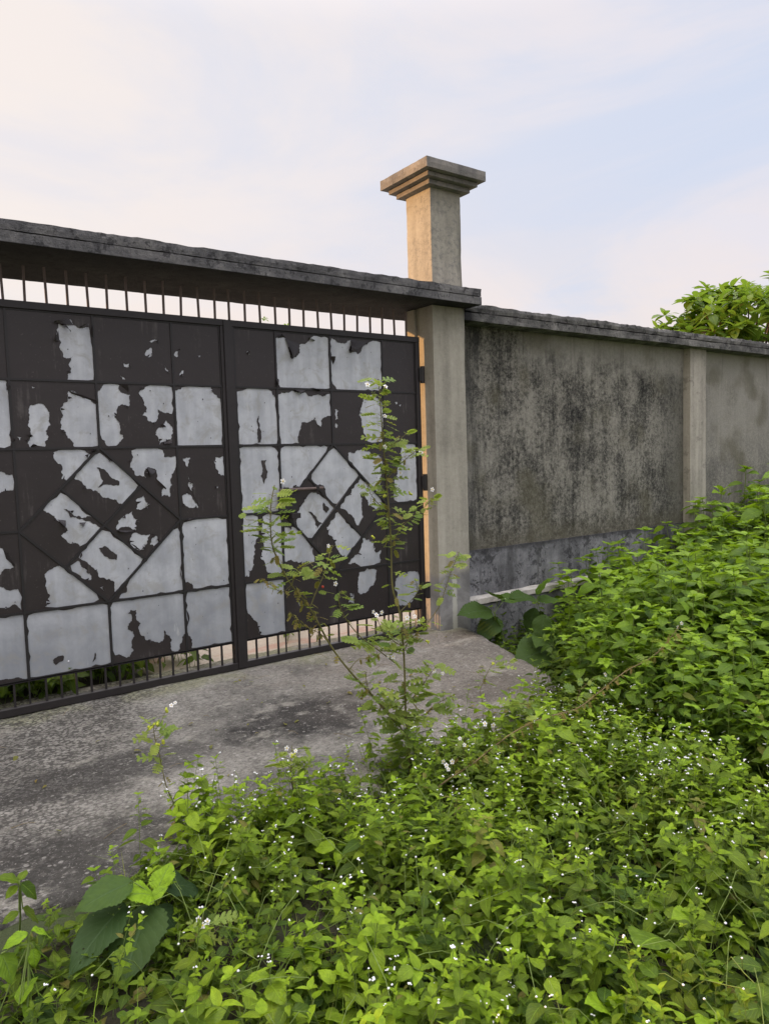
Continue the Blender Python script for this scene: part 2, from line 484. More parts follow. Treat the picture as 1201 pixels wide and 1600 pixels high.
class Geo:
    """numpy quad soup with uv, tint and material index"""
    def __init__(s):
        s.v, s.q, s.t, s.uv, s.m, s.n = [], [], [], [], [], 0
    def add(s, v, q, tint=(0, 0, 0), mi=0, uv=None):
        v = np.asarray(v, np.float32).reshape(-1, 3); q = np.asarray(q, np.int32).reshape(-1, 4)
        s.v.append(v); s.q.append(q + s.n)
        t = np.asarray(tint, np.float32)
        s.t.append(np.broadcast_to(t, (len(v), 3)) if t.ndim == 1 else t)
        s.uv.append(np.zeros((len(v), 2), np.float32) if uv is None else uv)
        s.m.append(np.broadcast_to(np.asarray(mi, np.int32), (len(q),)))
        s.n += len(v)
    def arrays(s):
        return [np.concatenate(a) for a in (s.v, s.q, s.t, s.uv, s.m)]
    def add_geo(s, arr, Rm, pos, scale=1.0, dt=(0, 0, 0)):
        v, q, t, uv, m_ = arr
        s.add((v * scale) @ np.asarray(Rm, np.float32).T + np.asarray(pos, np.float32), q, t + np.asarray(dt, np.float32), m_, uv)
    def scatter(s, arr, Rs, ps, dt):
        """many copies at once: Rs (k,3,3) incl. scale, ps (k,3), dt (k,3)"""
        v, q, t, uv, m_ = arr
        k, n = len(ps), len(v)
        if not k: return
        V = np.einsum('kij,nj->kni', Rs, v) + ps[:, None, :]
        s.v.append(V.reshape(-1, 3).astype(np.float32))
        s.q.append((q[None] + (np.arange(k) * n)[:, None, None]).reshape(-1, 4).astype(np.int32) + s.n)
        s.t.append((t[None] + dt[:, None, :]).reshape(-1, 3).astype(np.float32))
        s.uv.append(np.tile(uv, (k, 1)).astype(np.float32))
        s.m.append(np.tile(m_, k).astype(np.int32))
        s.n += k * n
    def mesh(s, name, mats, smooth=True):
        v, q, t, uv, m_ = s.arrays()
        me = bpy.data.meshes.new(name)
        me.vertices.add(len(v)); me.vertices.foreach_set('co', v.ravel())
        me.loops.add(q.size); me.loops.foreach_set('vertex_index', q.ravel())
        me.polygons.add(len(q))
        me.polygons.foreach_set('loop_start', np.arange(0, q.size, 4, dtype=np.int32))
        me.polygons.foreach_set('material_index', m_.astype(np.int32))
        me.polygons.foreach_set('use_smooth', np.full(len(q), smooth))
        a = me.attributes.new('tint', 'FLOAT_VECTOR', 'POINT')
        a.data.foreach_set('vector', np.clip(t, 0, 1).astype(np.float32).ravel())
        ul = me.uv_layers.new(name='uv')
        ul.data.foreach_set('uv', uv[q.ravel()].astype(np.float32).ravel())
        for k in mats: me.materials.append(M[k])
        me.update(calc_edges=True)
        return me
    def obj(s, name, mats, parent=None, smooth=True):
        return link(bpy.data.objects.new(name, s.mesh(name, mats, smooth)), parent)


class MB:
    """plain polygon builder for built things"""
    def __init__(s): s.v, s.f = [], []
    def box(s, x0, x1, y0, y1, z0, z1):
        b = len(s.v)
        s.v += [(x0, y0, z0), (x1, y0, z0), (x1, y1, z0), (x0, y1, z0), (x0, y0, z1), (x1, y0, z1), (x1, y1, z1), (x0, y1, z1)]
        s.f += [tuple(b + i for i in q) for q in ((0, 3, 2, 1), (4, 5, 6, 7), (0, 1, 5, 4), (1, 2, 6, 5), (2, 3, 7, 6), (3, 0, 4, 7))]
        return s
    def bar(s, p, q, w_, y0, y1):
        """bar in the gate plane from p to q (x,z)"""
        dx, dz = q[0] - p[0], q[1] - p[1]
        L = math.hypot(dx, dz); nx, nz = -dz / L * w_ / 2, dx / L * w_ / 2
        c = [(p[0] + nx, p[1] + nz), (p[0] - nx, p[1] - nz), (q[0] - nx, q[1] - nz), (q[0] + nx, q[1] + nz)]
        b = len(s.v)
        s.v += [(a, y0, z) for a, z in c] + [(a, y1, z) for a, z in c]
        s.f += [tuple(b + i for i in f) for f in ((0, 1, 2, 3), (7, 6, 5, 4), (0, 4, 5, 1), (1, 5, 6, 2), (2, 6, 7, 3), (3, 7, 4, 0))]
        return s
    def tube(s, pts, rads, n=8):
        b = len(s.v)
        pts = [Vector(p) for p in pts]
        for i, p in enumerate(pts):
            d_ = (pts[min(i + 1, len(pts) - 1)] - pts[max(i - 1, 0)]).normalized()
            a = d_.orthogonal().normalized(); c = d_.cross(a)
            r_ = rads[i] if isinstance(rads, (list, tuple)) else rads
            for k in range(n):
                t = 2 * math.pi * k / n
                s.v.append(tuple(p + a * math.cos(t) * r_ + c * math.sin(t) * r_))
        for i in range(len(pts) - 1):
            for k in range(n):
                s.f.append((b + i * n + k, b + i * n + (k + 1) % n, b + (i + 1) * n + (k + 1) % n, b + (i + 1) * n + k))
        s.f.append(tuple(b + k for k in range(n))[::-1])
        s.f.append(tuple(b + (len(pts) - 1) * n + k for k in range(n)))
        return s
    def build(s, name, m_, parent=None, smooth=False, bevel=0):
        me = bpy.data.meshes.new(name)
        me.from_pydata(s.v, [], s.f)
        me.materials.append(m_)
        o = link(bpy.data.objects.new(name, me), parent)
        if smooth: me.polygons.foreach_set('use_smooth', [True] * len(me.polygons))
        if bevel:
            b = o.modifiers.new('edge', 'BEVEL'); b.width = bevel; b.segments = 2; b.limit_method = 'ANGLE'
        return o


def fbm(p, sc, oc=4):
    v, a, f_ = 0, 1, sc
    for _ in range(oc):
        v += a * mn.noise((p[0] * f_, p[1] * f_, p[2] * f_)); a *= .5; f_ *= 2.1
    return v


def rough_box(name, x0, x1, y0, y1, z0, z1, m_, parent, res=.05, amp=.006, sc=6, topamp=None, rnd=.012, kind=None, off=0):
    """a cast block with a finely divided, uneven skin and knocked corners"""
    nx, ny, nz = [max(1, round((b - a) / res)) for a, b in ((x0, x1), (y0, y1), (z0, z1))]
    idx, V, Fc = {}, [], []
    cx, cy, cz = (x0 + x1) / 2, (y0 + y1) / 2, (z0 + z1) / 2
    hx, hy, hz = (x1 - x0) / 2, (y1 - y0) / 2, (z1 - z0) / 2
    def vid(i, j, k):
        key = (i, j, k)
        if key not in idx:
            p = Vector((x0 + (x1 - x0) * i / nx, y0 + (y1 - y0) * j / ny, z0 + (z1 - z0) * k / nz))
            e = [i in (0, nx), j in (0, ny), k in (0, nz)]
            nrm = Vector(((i == nx) - (i == 0), (j == ny) - (j == 0), (k == nz) - (k == 0)))
            nn = nrm.normalized() if nrm.length else nrm
            q = (p.x + off, p.y, p.z)
            a = amp * fbm(q, sc)
            if k == nz and topamp: a += topamp * (fbm(q, 3.5) * .6 + fbm((q[0], q[1], q[2] + 9), 17, 2) * .5)
            if sum(e) >= 2:
                a -= rnd * (.8 + .9 * abs(fbm((q[0] + 3, q[1], q[2]), 11, 3)))
            idx[key] = len(V); V.append(tuple(p + nn * a))
        return idx[key]
    def face(a, b, c, d_): Fc.append((a, b, c, d_))
    for i in range(nx):
        for j in range(ny):
            face(vid(i, j, 0), vid(i, j + 1, 0), vid(i + 1, j + 1, 0), vid(i + 1, j, 0))
            face(vid(i, j, nz), vid(i + 1, j, nz), vid(i + 1, j + 1, nz), vid(i, j + 1, nz))
    for i in range(nx):
        for k in range(nz):
            face(vid(i, 0, k), vid(i + 1, 0, k), vid(i + 1, 0, k + 1), vid(i, 0, k + 1))
            face(vid(i, ny, k), vid(i, ny, k + 1), vid(i + 1, ny, k + 1), vid(i + 1, ny, k))
    for j in range(ny):
        for k in range(nz):
            face(vid(0, j, k), vid(0, j, k + 1), vid(0, j + 1, k + 1), vid(0, j + 1, k))
            face(vid(nx, j, k), vid(nx, j + 1, k), vid(nx, j + 1, k + 1), vid(nx, j, k + 1))
    me = bpy.data.meshes.new(name)
    me.from_pydata(V, [], Fc)
    me.materials.append(m_)
    o = link(bpy.data.objects.new(name, me), parent)
    return o


# ---------------------------------------------------------------- ground, ramp, yard
def ground_z(x, y):
    z = -.20
    # ditch right of the ramp, along the wall
    k = max(0, min(1, (x - 4.05) / .35)) * max(0, min(1, (y + 1.6) / .6))
    z -= .22 * k
    return z + .025 * fbm((x, y, 0), 1.5)


xs = sorted(set([-600, -200, -60, -20, -8] + [round(-4 + .2 * i, 3) for i in range(86)] + [16, 22, 40, 100, 300, 800]))
ys = sorted(set([-600, -200, -60, -20, -10] + [round(-7 + .2 * i, 3) for i in range(37)] + [1, 3, 8, 20, 60, 200, 900]))
V = [(x, y, ground_z(x, y) if -5 < x < 14 and -8 < y < .5 else -.22) for y in ys for x in xs]
n_ = len(xs)
Fq = [(j * n_ + i, j * n_ + i + 1, (j + 1) * n_ + i + 1, (j + 1) * n_ + i) for j in range(len(ys) - 1) for i in range(n_ - 1)]
me = bpy.data.meshes.new('ground'); me.from_pydata(V, [], Fq); me.materials.append(M['soil'])
ground = link(bpy.data.objects.new('ground', me)); tag(ground, kind='structure')


def ramp_edge(y):
    """right edge of the ramp (rounded corner toward the road)"""
    x = 4.14 + .02 * fbm((y * 3, 0, 0), 3)
    if y < -.3: x -= .20 * min(1, (-.3 - y) / 1.0)
    if y < -1.15: x -= (( -1.15 - y) / .72) ** 2 * .75
    return x


def ramp_z(y): return .0 if y > -.12 else -.095 * (-.12 - y) ** 1.0


V, Fq = [], []
NY, NX = 60, 150
for j in range(NY + 1):
    y = .30 - 2.2 * j / NY
    xr = ramp_edge(y)
    for i in range(NX + 1):
        x = -2.2 + (xr + 2.2) * i / NX
        yy = y
        if j == NY: yy = y + .05 * fbm((x, 0, 3), 2.5)
        z = ramp_z(y) + .006 * fbm((x, y, 0), 2.2) + .004 * fbm((x, y, 5), 14, 3)
        if j == NY or i == NX: z -= .012
        V.append((x, yy, z))
for j in range(NY):
    for i in range(NX):
        a = j * (NX + 1) + i
        Fq.append((a, a + NX + 1, a + NX + 2, a + 1))
# skirts
def skirt(ring):
    b = len(V)
    for k in ring:
        x, y, z = V[k]; V.append((x, y, z - .34))
    for i in range(len(ring) - 1):
        Fq.append((ring[i], b + i, b + i + 1, ring[i + 1]))
skirt([NY * (NX + 1) + i for i in range(NX + 1)])
skirt([j * (NX + 1) + NX for j in range(NY, -1, -1)])
me = bpy.data.meshes.new('driveway'); me.from_pydata(V, [], Fq); me.materials.append(M['slab'])
me.polygons.foreach_set('use_smooth', [True] * len(me.polygons))
o = link(bpy.data.objects.new('driveway', me)); tag(o, kind='structure')

V = [(x, y, -.03 + .02 * fbm((x, y, 0), .9)) for y in [.31 + .35 * i for i in range(24)] for x in [-6 + .4 * i for i in range(50)]]
Fq = [(j * 50 + i, j * 50 + i + 1, (j + 1) * 50 + i + 1, (j + 1) * 50 + i) for j in range(23) for i in range(49)]
me = bpy.data.meshes.new('yard'); me.from_pydata(V, [], Fq); me.materials.append(M['yard'])
o = link(bpy.data.objects.new('yard', me)); tag(o, kind='structure')

# ---------------------------------------------------------------- gate pillar(s)
def pillar(cx, label, full=True):
    t = empty('gate_pillar', (cx, .04, 0), label, 'pillar')
    def part(name, *a, **k):
        o = rough_box(name, *a, parent=t, **k); o.location = (-cx, -.04, 0); return o
    h = .170
    part('lower_shaft', cx - h, cx + h + .01, -.125, .20, -.25, 2.732, M['shaft'], res=.06, amp=.003, sc=3, rnd=.003)
    part('jamb_strip', cx - h - .028, cx - h - .002, .085, .19, -.1, 2.725, M['shaft'], res=.08, amp=.002, sc=3, rnd=.002)
    part('upper_shaft', cx - h + .005, cx + h - .005, -.125, .20, 2.86, 3.70, M['shaft'], res=.06, amp=.004, sc=3, rnd=.004)
    for e, z0, z1 in ((.052, 3.672, 3.712), (.098, 3.714, 3.752), (.148, 3.754, 3.838)):
        part('cap_tier', cx - h - e, cx + h + e, -.13 - e, .205 + e, z0, z1, M['cap'], res=.05, amp=.002, sc=5, rnd=.004)
    return t


pillar(4.05, 'tall square concrete pillar with stepped cap rising above the gate beam')
pillar(.16, 'concrete gate pillar at the hinge side of the wide gate leaf')

# ---------------------------------------------------------------- lintel
lt = empty('gate_beam', (2.1, .1, 2.73), 'long blackened concrete beam slab spanning above the metal gate', 'beam')
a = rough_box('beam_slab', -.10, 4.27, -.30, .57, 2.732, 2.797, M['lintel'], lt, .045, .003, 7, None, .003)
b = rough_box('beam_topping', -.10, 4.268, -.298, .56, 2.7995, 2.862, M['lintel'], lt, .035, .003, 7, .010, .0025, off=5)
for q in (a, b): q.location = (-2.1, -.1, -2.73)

# ---------------------------------------------------------------- boundary wall
WY = .08      # panel face
wl = empty('boundary_wall', (4.3, .15, 0), 'long mouldy concrete boundary wall with piers to the right of the pillar', 'wall')
def wpart(name, *a, **k):
    o = rough_box(name, *a, parent=wl, **k); o.location = (-4.3, -.15, 0); return o
X_END = 27.6
px = [7.80 + 3.60 * i for i in range(6)]
bays = [(4.245, 7.80)] + [(p + .33, p + 3.60) for p in px[:-1]]
for i, (a, b) in enumerate(bays):
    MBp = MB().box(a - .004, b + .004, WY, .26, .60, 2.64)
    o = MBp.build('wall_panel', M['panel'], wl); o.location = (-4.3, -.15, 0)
    o = wpart('plinth', a - .002, b + .002, WY - .018, .26, -.45, .625, M['plinth'], res=.12 if i else .06, amp=.003, sc=4, rnd=.005)
for p in px:
    wpart('pier', p, p + .33, -.01, .30, -.45, 2.64, M['pier'], res=.08, amp=.003, sc=3, rnd=.004)
wpart('coping', 4.225, X_END, -.115, .36, 2.638, 2.712, M['coping'], res=.05, amp=.005, sc=6, rnd=.004)
wpart('coping_crust', 4.222, X_END, -.107, .35, 2.715, 2.792, M['coping'], res=.04, amp=.008, sc=9, topamp=.014, rnd=.008, off=3)
wpart('footing_ledge', 4.235, 20, -.070, WY - .017, .150, .205, M['ledge'], res=.04, amp=.007, sc=6, rnd=.004)
wpart('footing', 4.235, 20, -.055, WY - .017, -.45, .148, M['plinth'], res=.10, amp=.004, sc=4, rnd=.005)
wl2 = empty('boundary_wall', (-.1, .15, 0), 'concrete boundary wall continuing beyond the far left pillar of the gate', 'wall')
for nm, bx_, mk in (('wall_panel', (-9, -.03, WY, .26, -.3, 2.64), 'panel'), ('coping', (-9, -.12, -.10, .36, 2.645, 2.77), 'coping')):
    o = MB().box(*bx_).build(nm, M[mk], wl2); o.location = (.1, -.15, 0)

# ---------------------------------------------------------------- gate leaves
GX = [.729, 1.221, 1.720, 2.059, 2.166, 2.488, 2.951, 3.442, 3.771]
GZ = [2.429, 2.018, 1.604, 1.112, .617, .205]
LX0 = .392
MW = .013                 # bead width
ZA = lambda p: (p[0] / 3.0025, 320 + p[1] / 3.0025)
ZB = lambda p: (p[0] / 3.0025, 680 + p[1] / 3.0025)
ZC = lambda p: (330 + p[0] / 3.0025, 460 + p[1] / 3.0025)
ZD = lambda p: (330 + p[0] / 2.793, 800 + p[1] / 2.793)
ZE = lambda p: (360 + p[0] / 3.532, 580 + p[1] / 3.532)
X = GX
LEFT = [LX0, X[0], X[1], X[2], X[3]]
RIGHT = [X[4], X[5], X[6], X[7], X[8]]


def cell(c, i, j): return [(c[i], GZ[j]), (c[i], GZ[j + 1]), (c[i + 1], GZ[j + 1]), (c[i + 1], GZ[j])]


def tri(c, which):
    cx, l, r = c[2], c[1], c[3]; t, m_, b = GZ[2], GZ[3], GZ[4]
    return {'ul': [(l, t), (l, m_), (cx, t)], 'ur': [(cx, t), (r, m_), (r, t)],
            'll': [(l, m_), (l, b), (cx, b)], 'lr': [(cx, b), (r, b), (r, m_)]}[which]


def dia(c, which):
    cx, l, r = c[2], c[1], c[3]; t, m_, b = GZ[2], GZ[3], GZ[4]
    T, L, B_, Rr, C_ = (cx, t), (l, m_), (cx, b), (r, m_), (cx, m_)
    mid = lambda a, b: ((a[0] + b[0]) / 2, (a[1] + b[1]) / 2)
    TL, BL, BR, TR = mid(T, L), mid(L, B_), mid(B_, Rr), mid(Rr, T)
    return {'t': [T, TL, C_, TR], 'l': [TL, L, BL, C_], 'b': [C_, BL, B_, BR], 'r': [TR, C_, BR, Rr]}[which]


def inset(poly, d_):
    """shrink a convex counter-clockwise (x,z) polygon"""
    n = len(poly); cx = sum(p[0] for p in poly) / n; cz = sum(p[1] for p in poly) / n
    lines = []
    for i in range(n):
        a, b = poly[i], poly[(i + 1) % n]
        nx, nz = -(b[1] - a[1]), b[0] - a[0]
        L = math.hypot(nx, nz); nx /= L; nz /= L
        if (cx - a[0]) * nx + (cz - a[1]) * nz < 0: nx, nz = -nx, -nz
        lines.append((nx, nz, nx * a[0] + nz * a[1] + d_))
    out = []
    for i in range(n):
        a, b = lines[i - 1], lines[i]
        det = a[0] * b[1] - a[1] * b[0]
        out.append(((a[2] * b[1] - a[1] * b[2]) / det, (a[0] * b[2] - a[2] * b[0]) / det))
    return out, lines


def clampin(pts, lines, m_):
    out = []
    for p in pts:
        x, z = p
        for _ in range(5):
            for nx, nz, c in lines:
                dd = nx * x + nz * z - c - m_
                if dd < 0: x -= nx * dd; z -= nz * dd
        if not out or math.hypot(out[-1][0] - x, out[-1][1] - z) > .0012: out.append((x, z))
    while len(out) > 1 and math.hypot(out[-1][0] - out[0][0], out[-1][1] - out[0][1]) < .0012: out.pop()
    return out


def jag(pts, rng, amp=.17, minl=.011, lines=None):
    """torn edge: midpoint displacement"""
    n = len(pts); out = []
    def sub(a, b, k):
        L = math.hypot(b[0] - a[0], b[1] - a[1])
        if L < minl or k > 5: return
        t = .5 + rng.uniform(-.16, .16); d_ = rng.uniform(-1, 1) * amp * min(L, .10)
        nx, nz = -(b[1] - a[1]) / L, (b[0] - a[0]) / L
        m_ = (a[0] + (b[0] - a[0]) * t + nx * d_, a[1] + (b[1] - a[1]) * t + nz * d_)
        sub(a, m_, k + 1); out.append(m_); sub(m_, b, k + 1)
    def edge_of(p): return {k for k, (nx, nz, c) in enumerate(lines or ()) if nx * p[0] + nz * p[1] - c < .027}
    for i in range(n):
        a, b = pts[i], pts[(i + 1) % n]
        out.append(a)
        if lines and edge_of(a) & edge_of(b):
            L = math.hypot(b[0] - a[0], b[1] - a[1]); k = int(L / .03)
            nx, nz, c = lines[min(edge_of(a) & edge_of(b))]
            for q in range(1, k):
                x, z = a[0] + (b[0] - a[0]) * q / k, a[1] + (b[1] - a[1]) * q / k
                dd = nx * x + nz * z - c
                want = .003 + (rng.random() < .18) * rng.uniform(.002, .012)
                out.append((x - nx * (dd - want), z - nz * (dd - want)))
            continue
        sub(a, b, 0)
    return out


def area(p): return .5 * sum(p[i - 1][0] * p[i][1] - p[i][0] * p[i - 1][1] for i in range(len(p)))


def panel(parent, poly, holes=(), islands=(), seed=0):
    """galvanised sheet with what is left of its brown film"""
    rng = random.Random(seed)
    outer, lines = inset(poly, MW / 2 - .001)
    org = parent.location
    def mk(name, polys, y, m_, par):
        V, Fc = [], []
        for pl in polys:
            flat = [p for ring in pl for p in ring]
            tris = mg.tessellate_polygon([[Vector((p[0], p[1], 0)) for p in ring] for ring in pl])
            b = len(V)
            V += [(p[0] - org.x, y - org.y, p[1] - org.z) for p in flat]
            for t in tris:
                a, b_, c = [flat[k] for k in t]
                s_ = (b_[0] - a[0]) * (c[1] - a[1]) - (c[0] - a[0]) * (b_[1] - a[1])
                if abs(s_) < 1e-12: continue
                Fc.append(tuple(b + k for k in (t if s_ > 0 else t[::-1])))
        for w_ in rings:                                    # torn lips curling off the sheet
            m_n = len(w_)
            for _ in range(min(7, m_n // 9)):
                i = rng.randrange(m_n); k = rng.randint(1, 3)
                A, B_ = w_[i], w_[(i + k) % m_n]
                L = math.hypot(B_[0] - A[0], B_[1] - A[1])
                if L < .008 or any(nx * A[0] + nz * A[1] - c_ < .012 for nx, nz, c_ in lines): continue
                sgn = 1 if area(w_) > 0 else -1
                nx, nz = -(B_[1] - A[1]) / L * sgn, (B_[0] - A[0]) / L * sgn
                if rng.random() < .5: nx, nz = -nx, -nz
                h = rng.uniform(.008, .026); b = len(V); px_, pz_ = -org.x, -org.z
                for s_ in (0, .35, .7, 1):
                    yo = y - org.y - .001 - .016 * math.sin(s_ * 2.6) * h / .02
                    wd = (1 - s_) ** .8
                    mx, mz = (A[0] + B_[0]) / 2 + nx * h * s_, (A[1] + B_[1]) / 2 + nz * h * s_
                    ex, ez = (B_[0] - A[0]) / 2 * wd, (B_[1] - A[1]) / 2 * wd
                    V += [(mx - ex + px_, yo, mz - ez + pz_), (mx + ex + px_, yo - .001, mz + ez + pz_)]
                Fc += [(b + q, b + q + 1, b + q + 3, b + q + 2) for q in (0, 2, 4)]
        me = bpy.data.meshes.new(name); me.from_pydata(V, [], Fc); me.materials.append(m_)
        return link(bpy.data.objects.new(name, me), par)
    # sheet: thin box
    sh = MB(); n = len(outer); c = [(p[0] - org.x, p[1] - org.z) for p in outer]
    if area(c) < 0: c = c[::-1]
    sh.v = [(x, -.003, z) for x, z in c] + [(x, .0, z) for x, z in c]
    sh.f = [tuple(range(n)), tuple(range(2 * n - 1, n - 1, -1))] + [((i + 1) % n, i, n + i, n + (i + 1) % n) for i in range(n)]
    s_ob = sh.build('panel', M['sheet'], parent)
    rings = []
    def clean(ring_set):
        ar, want = 0.0, abs(area(outer)) - sum(abs(area(q)) for q in ring_set)
        allr = [outer] + ring_set; flat = [p for q in allr for p in q]
        for t in mg.tessellate_polygon([[Vector((p[0], p[1], 0)) for p in q] for q in allr]):
            a, b, c = [flat[k] for k in t]
            ar += abs((b[0] - a[0]) * (c[1] - a[1]) - (c[0] - a[0]) * (b[1] - a[1])) / 2
        return abs(ar - want) < .0004
    for tr, pts in holes:
        w0 = [at(*tr(p), -.005) for p in pts]
        w0 = clampin([(q[0], q[2]) for q in w0], lines, .003)
        if len(w0) < 3 or abs(area(w0)) < 2e-5: continue
        for k in range(30):
            w_ = clampin(jag(w0, rng, .21 * (1 - k / 30), .008, lines), lines, .003)
            if clean(rings + [w_]): rings.append(w_); break
        else:
            print('FILM hole dropped', seed)
    isl = []
    for tr, pts in islands:
        w_ = [at(*tr(p), -.005) for p in pts]
        w_ = jag([(q[0], q[2]) for q in w_], rng, .15)
        isl.append([w_])
    # a few pinholes and flecks
    for w_ in rings:
        if abs(area(w_)) > .03:
            xs_ = [p[0] for p in w_]; zs_ = [p[1] for p in w_]
            for _ in range(rng.randint(1, 4)):
                x, z = rng.uniform(min(xs_) + .03, max(xs_) - .03), rng.uniform(min(zs_) + .03, max(zs_) - .03)
                inside = False
                for i in range(len(w_)):
                    a, b = w_[i - 1], w_[i]
                    if (a[1] > z) != (b[1] > z) and x < (b[0] - a[0]) * (z - a[1]) / (b[1] - a[1]) + a[0]: inside = not inside
                if inside:
                    r_ = rng.uniform(.002, .005)
                    isl.append([[(x + r_ * math.cos(t) * rng.uniform(.5, 1), z + r_ * math.sin(t) * rng.uniform(.6, 1.6)) for t in (0, 1.2, 2.5, 3.8, 5)]])
    out2 = [(p[0], p[1]) for p in outer]
    fo = mk('film', [[out2] + rings] + isl, org.y - .0056, M['film'], s_ob)
    fo.location = (0, -org.y, 0)
    return s_ob


A_, B2, C2, D2, E2 = ZA, ZB, ZC, ZD, ZE
LEFTP = [
    (cell(LEFT, 0, 0), [], []),
    (cell(LEFT, 1, 0), [(ZA, [(275, 560), (325, 535), (345, 565), (375, 580), (415, 555), (425, 620), (440, 820), (318, 820), (318, 795), (335, 785), (325, 745), (342, 710), (300, 715), (285, 640)])], []),
    (cell(LEFT, 2, 0), [(ZA, [(700, 640), (725, 630), (740, 635), (715, 645)]), (ZA, [(683, 708), (710, 670), (712, 710)]), (ZA, [(580, 745), (605, 742), (605, 760), (583, 760)]), (ZA, [(562, 798), (590, 820), (575, 818)]), (ZA, [(772, 752), (798, 790), (785, 780)])], []),
    (cell(LEFT, 3, 0), [(ZA, [(818, 708), (845, 680), (830, 715)]), (ZA, [(843, 800), (860, 775), (855, 797)]), (ZA, [(928, 706), (940, 706), (935, 718)])], []),
    (cell(LEFT, 0, 1), [(ZA, [(-220, 820), (30, 825), (50, 1130), (-220, 1130)])], []),
    (cell(LEFT, 1, 1), [(ZA, [(145, 940), (205, 935), (232, 1000), (215, 1060), (212, 1135), (142, 1138), (138, 1010)]), (ZA, [(320, 875), (450, 935), (462, 1130), (350, 1135), (285, 1050), (285, 955), (315, 925)]), (ZA, [(80, 1088), (103, 1090), (95, 1105)]), (ZA, [(150, 852), (165, 855), (152, 860)])], []),
    (cell(LEFT, 2, 1), [(ZA, [(455, 880), (490, 842), (560, 845), (565, 875), (610, 890), (605, 945), (575, 935), (548, 960), (565, 1040), (580, 1095), (545, 1130), (515, 1132), (480, 1100)]), (ZA, [(652, 885), (680, 855), (805, 855), (808, 980), (770, 975), (740, 960), (742, 990), (715, 1022), (670, 990), (690, 955), (675, 920)]), (ZA, [(740, 1050), (780, 1010), (810, 1045), (803, 1100), (750, 1125), (730, 1080)])], []),
    (cell(LEFT, 3, 1), [(ZA, [(822, 870), (860, 855), (990, 855), (1033, 910), (1043, 1128), (832, 1128)])], []),
    (cell(LEFT, 0, 2), [(ZB, [(-260, 190), (60, 185), (65, 255), (0, 275), (-260, 270)])], []),
    (tri(LEFT, 'ul'), [(ZB, [(252, 80), (400, 72), (425, 90), (315, 212), (288, 205), (290, 140), (255, 110)])], []),
    (tri(LEFT, 'ur'), [(ZB, [(617, 72), (765, 70), (770, 100), (825, 100), (825, 150), (795, 290), (755, 290), (775, 245), (735, 200), (735, 165), (695, 150), (685, 200), (640, 190), (610, 150)])], []),
    (tri(LEFT, 'll'), [(ZB, [(280, 612), (465, 770), (212, 805), (237, 750), (215, 700), (210, 665)])], []),
    (tri(LEFT, 'lr'), [(ZB, [(835, 435), (858, 725), (560, 765), (600, 700), (690, 590)])], []),
    (dia(LEFT, 't'), [(ZB, [(470, 82), (505, 110), (648, 235), (575, 325), (540, 300), (500, 295), (455, 262), (370, 210), (350, 205), (380, 165)])], [(ZB, [(455, 150), (490, 160), (520, 195), (560, 215), (560, 235), (500, 230), (460, 245), (485, 215)])]),
    (dia(LEFT, 'l'), [(ZB, [(285, 270), (430, 380), (405, 385), (340, 370), (300, 345), (330, 385), (425, 405), (475, 435), (430, 490), (375, 522), (320, 505), (287, 470), (320, 445), (300, 400), (240, 370), (205, 350)])], []),
    (dia(LEFT, 'r'), [(ZB, [(640, 300), (675, 283), (705, 320), (670, 345), (638, 345)]), (ZB, [(555, 400), (620, 355), (648, 395), (640, 445), (548, 445)]), (ZB, [(620, 465), (705, 465), (690, 510), (655, 540), (612, 510)]), (ZB, [(714, 482), (735, 472), (745, 500), (722, 520), (704, 512)])], []),
    (dia(LEFT, 'b'), [(ZB, [(480, 445), (520, 450), (600, 520), (675, 575), (540, 735), (535, 685), (460, 640), (400, 590), (370, 575), (440, 490)]), (ZB, [(332, 612), (368, 588), (400, 625), (430, 660), (425, 680), (380, 660)]), (ZB, [(468, 715), (485, 710), (488, 732)])], [(ZB, [(465, 530), (490, 520), (550, 560), (548, 585), (500, 570)])]),
    (cell(LEFT, 3, 2), [(ZB, [(858, 110), (893, 105), (885, 152)]), (ZB, [(1012, 103), (1048, 100), (1052, 190), (1025, 180), (1012, 150)]), (ZB, [(880, 190), (905, 240), (900, 262), (885, 240)]), (ZB, [(855, 285), (880, 270), (930, 342), (860, 320)]), (ZB, [(1015, 238), (1025, 242), (1020, 250)])], []),
    (cell(LEFT, 3, 3), [(ZB, [(862, 410), (900, 398), (1062, 392), (1078, 695), (905, 718), (900, 695), (872, 690)])], []),
    (cell(LEFT, 0, 3), [(ZB, [(-260, 530), (15, 532), (50, 590), (65, 620), (0, 655), (-260, 650)]), (ZB, [(-260, 740), (20, 715), (85, 720), (105, 760), (102, 820), (60, 795), (0, 810), (-260, 830)])], []),
    (cell(LEFT, 0, 4), [(ZB, [(-260, 850), (112, 842), (132, 1140), (-260, 1180)])], []),
    (cell(LEFT, 1, 4), [(ZB, [(135, 845), (300, 822), (340, 815), (508, 795), (522, 1065), (145, 1135)])], [(ZB, [(250, 1055), (300, 1035), (295, 1060), (262, 1078)]), (ZB, [(435, 1065), (447, 1018), (450, 1050)])]),
    (cell(LEFT, 2, 4), [(ZB, [(530, 785), (860, 745), (870, 930), (845, 980), (838, 1018), (800, 1000), (795, 940), (770, 915), (765, 965), (735, 970), (665, 940), (660, 880), (640, 820), (612, 820), (620, 870), (600, 910), (625, 920), (628, 1010), (610, 1040), (570, 1030), (540, 1030)])], []),
    (cell(LEFT, 3, 4), [(ZB, [(880, 735), (1080, 712), (1090, 968), (900, 998), (885, 940)])], []),
]
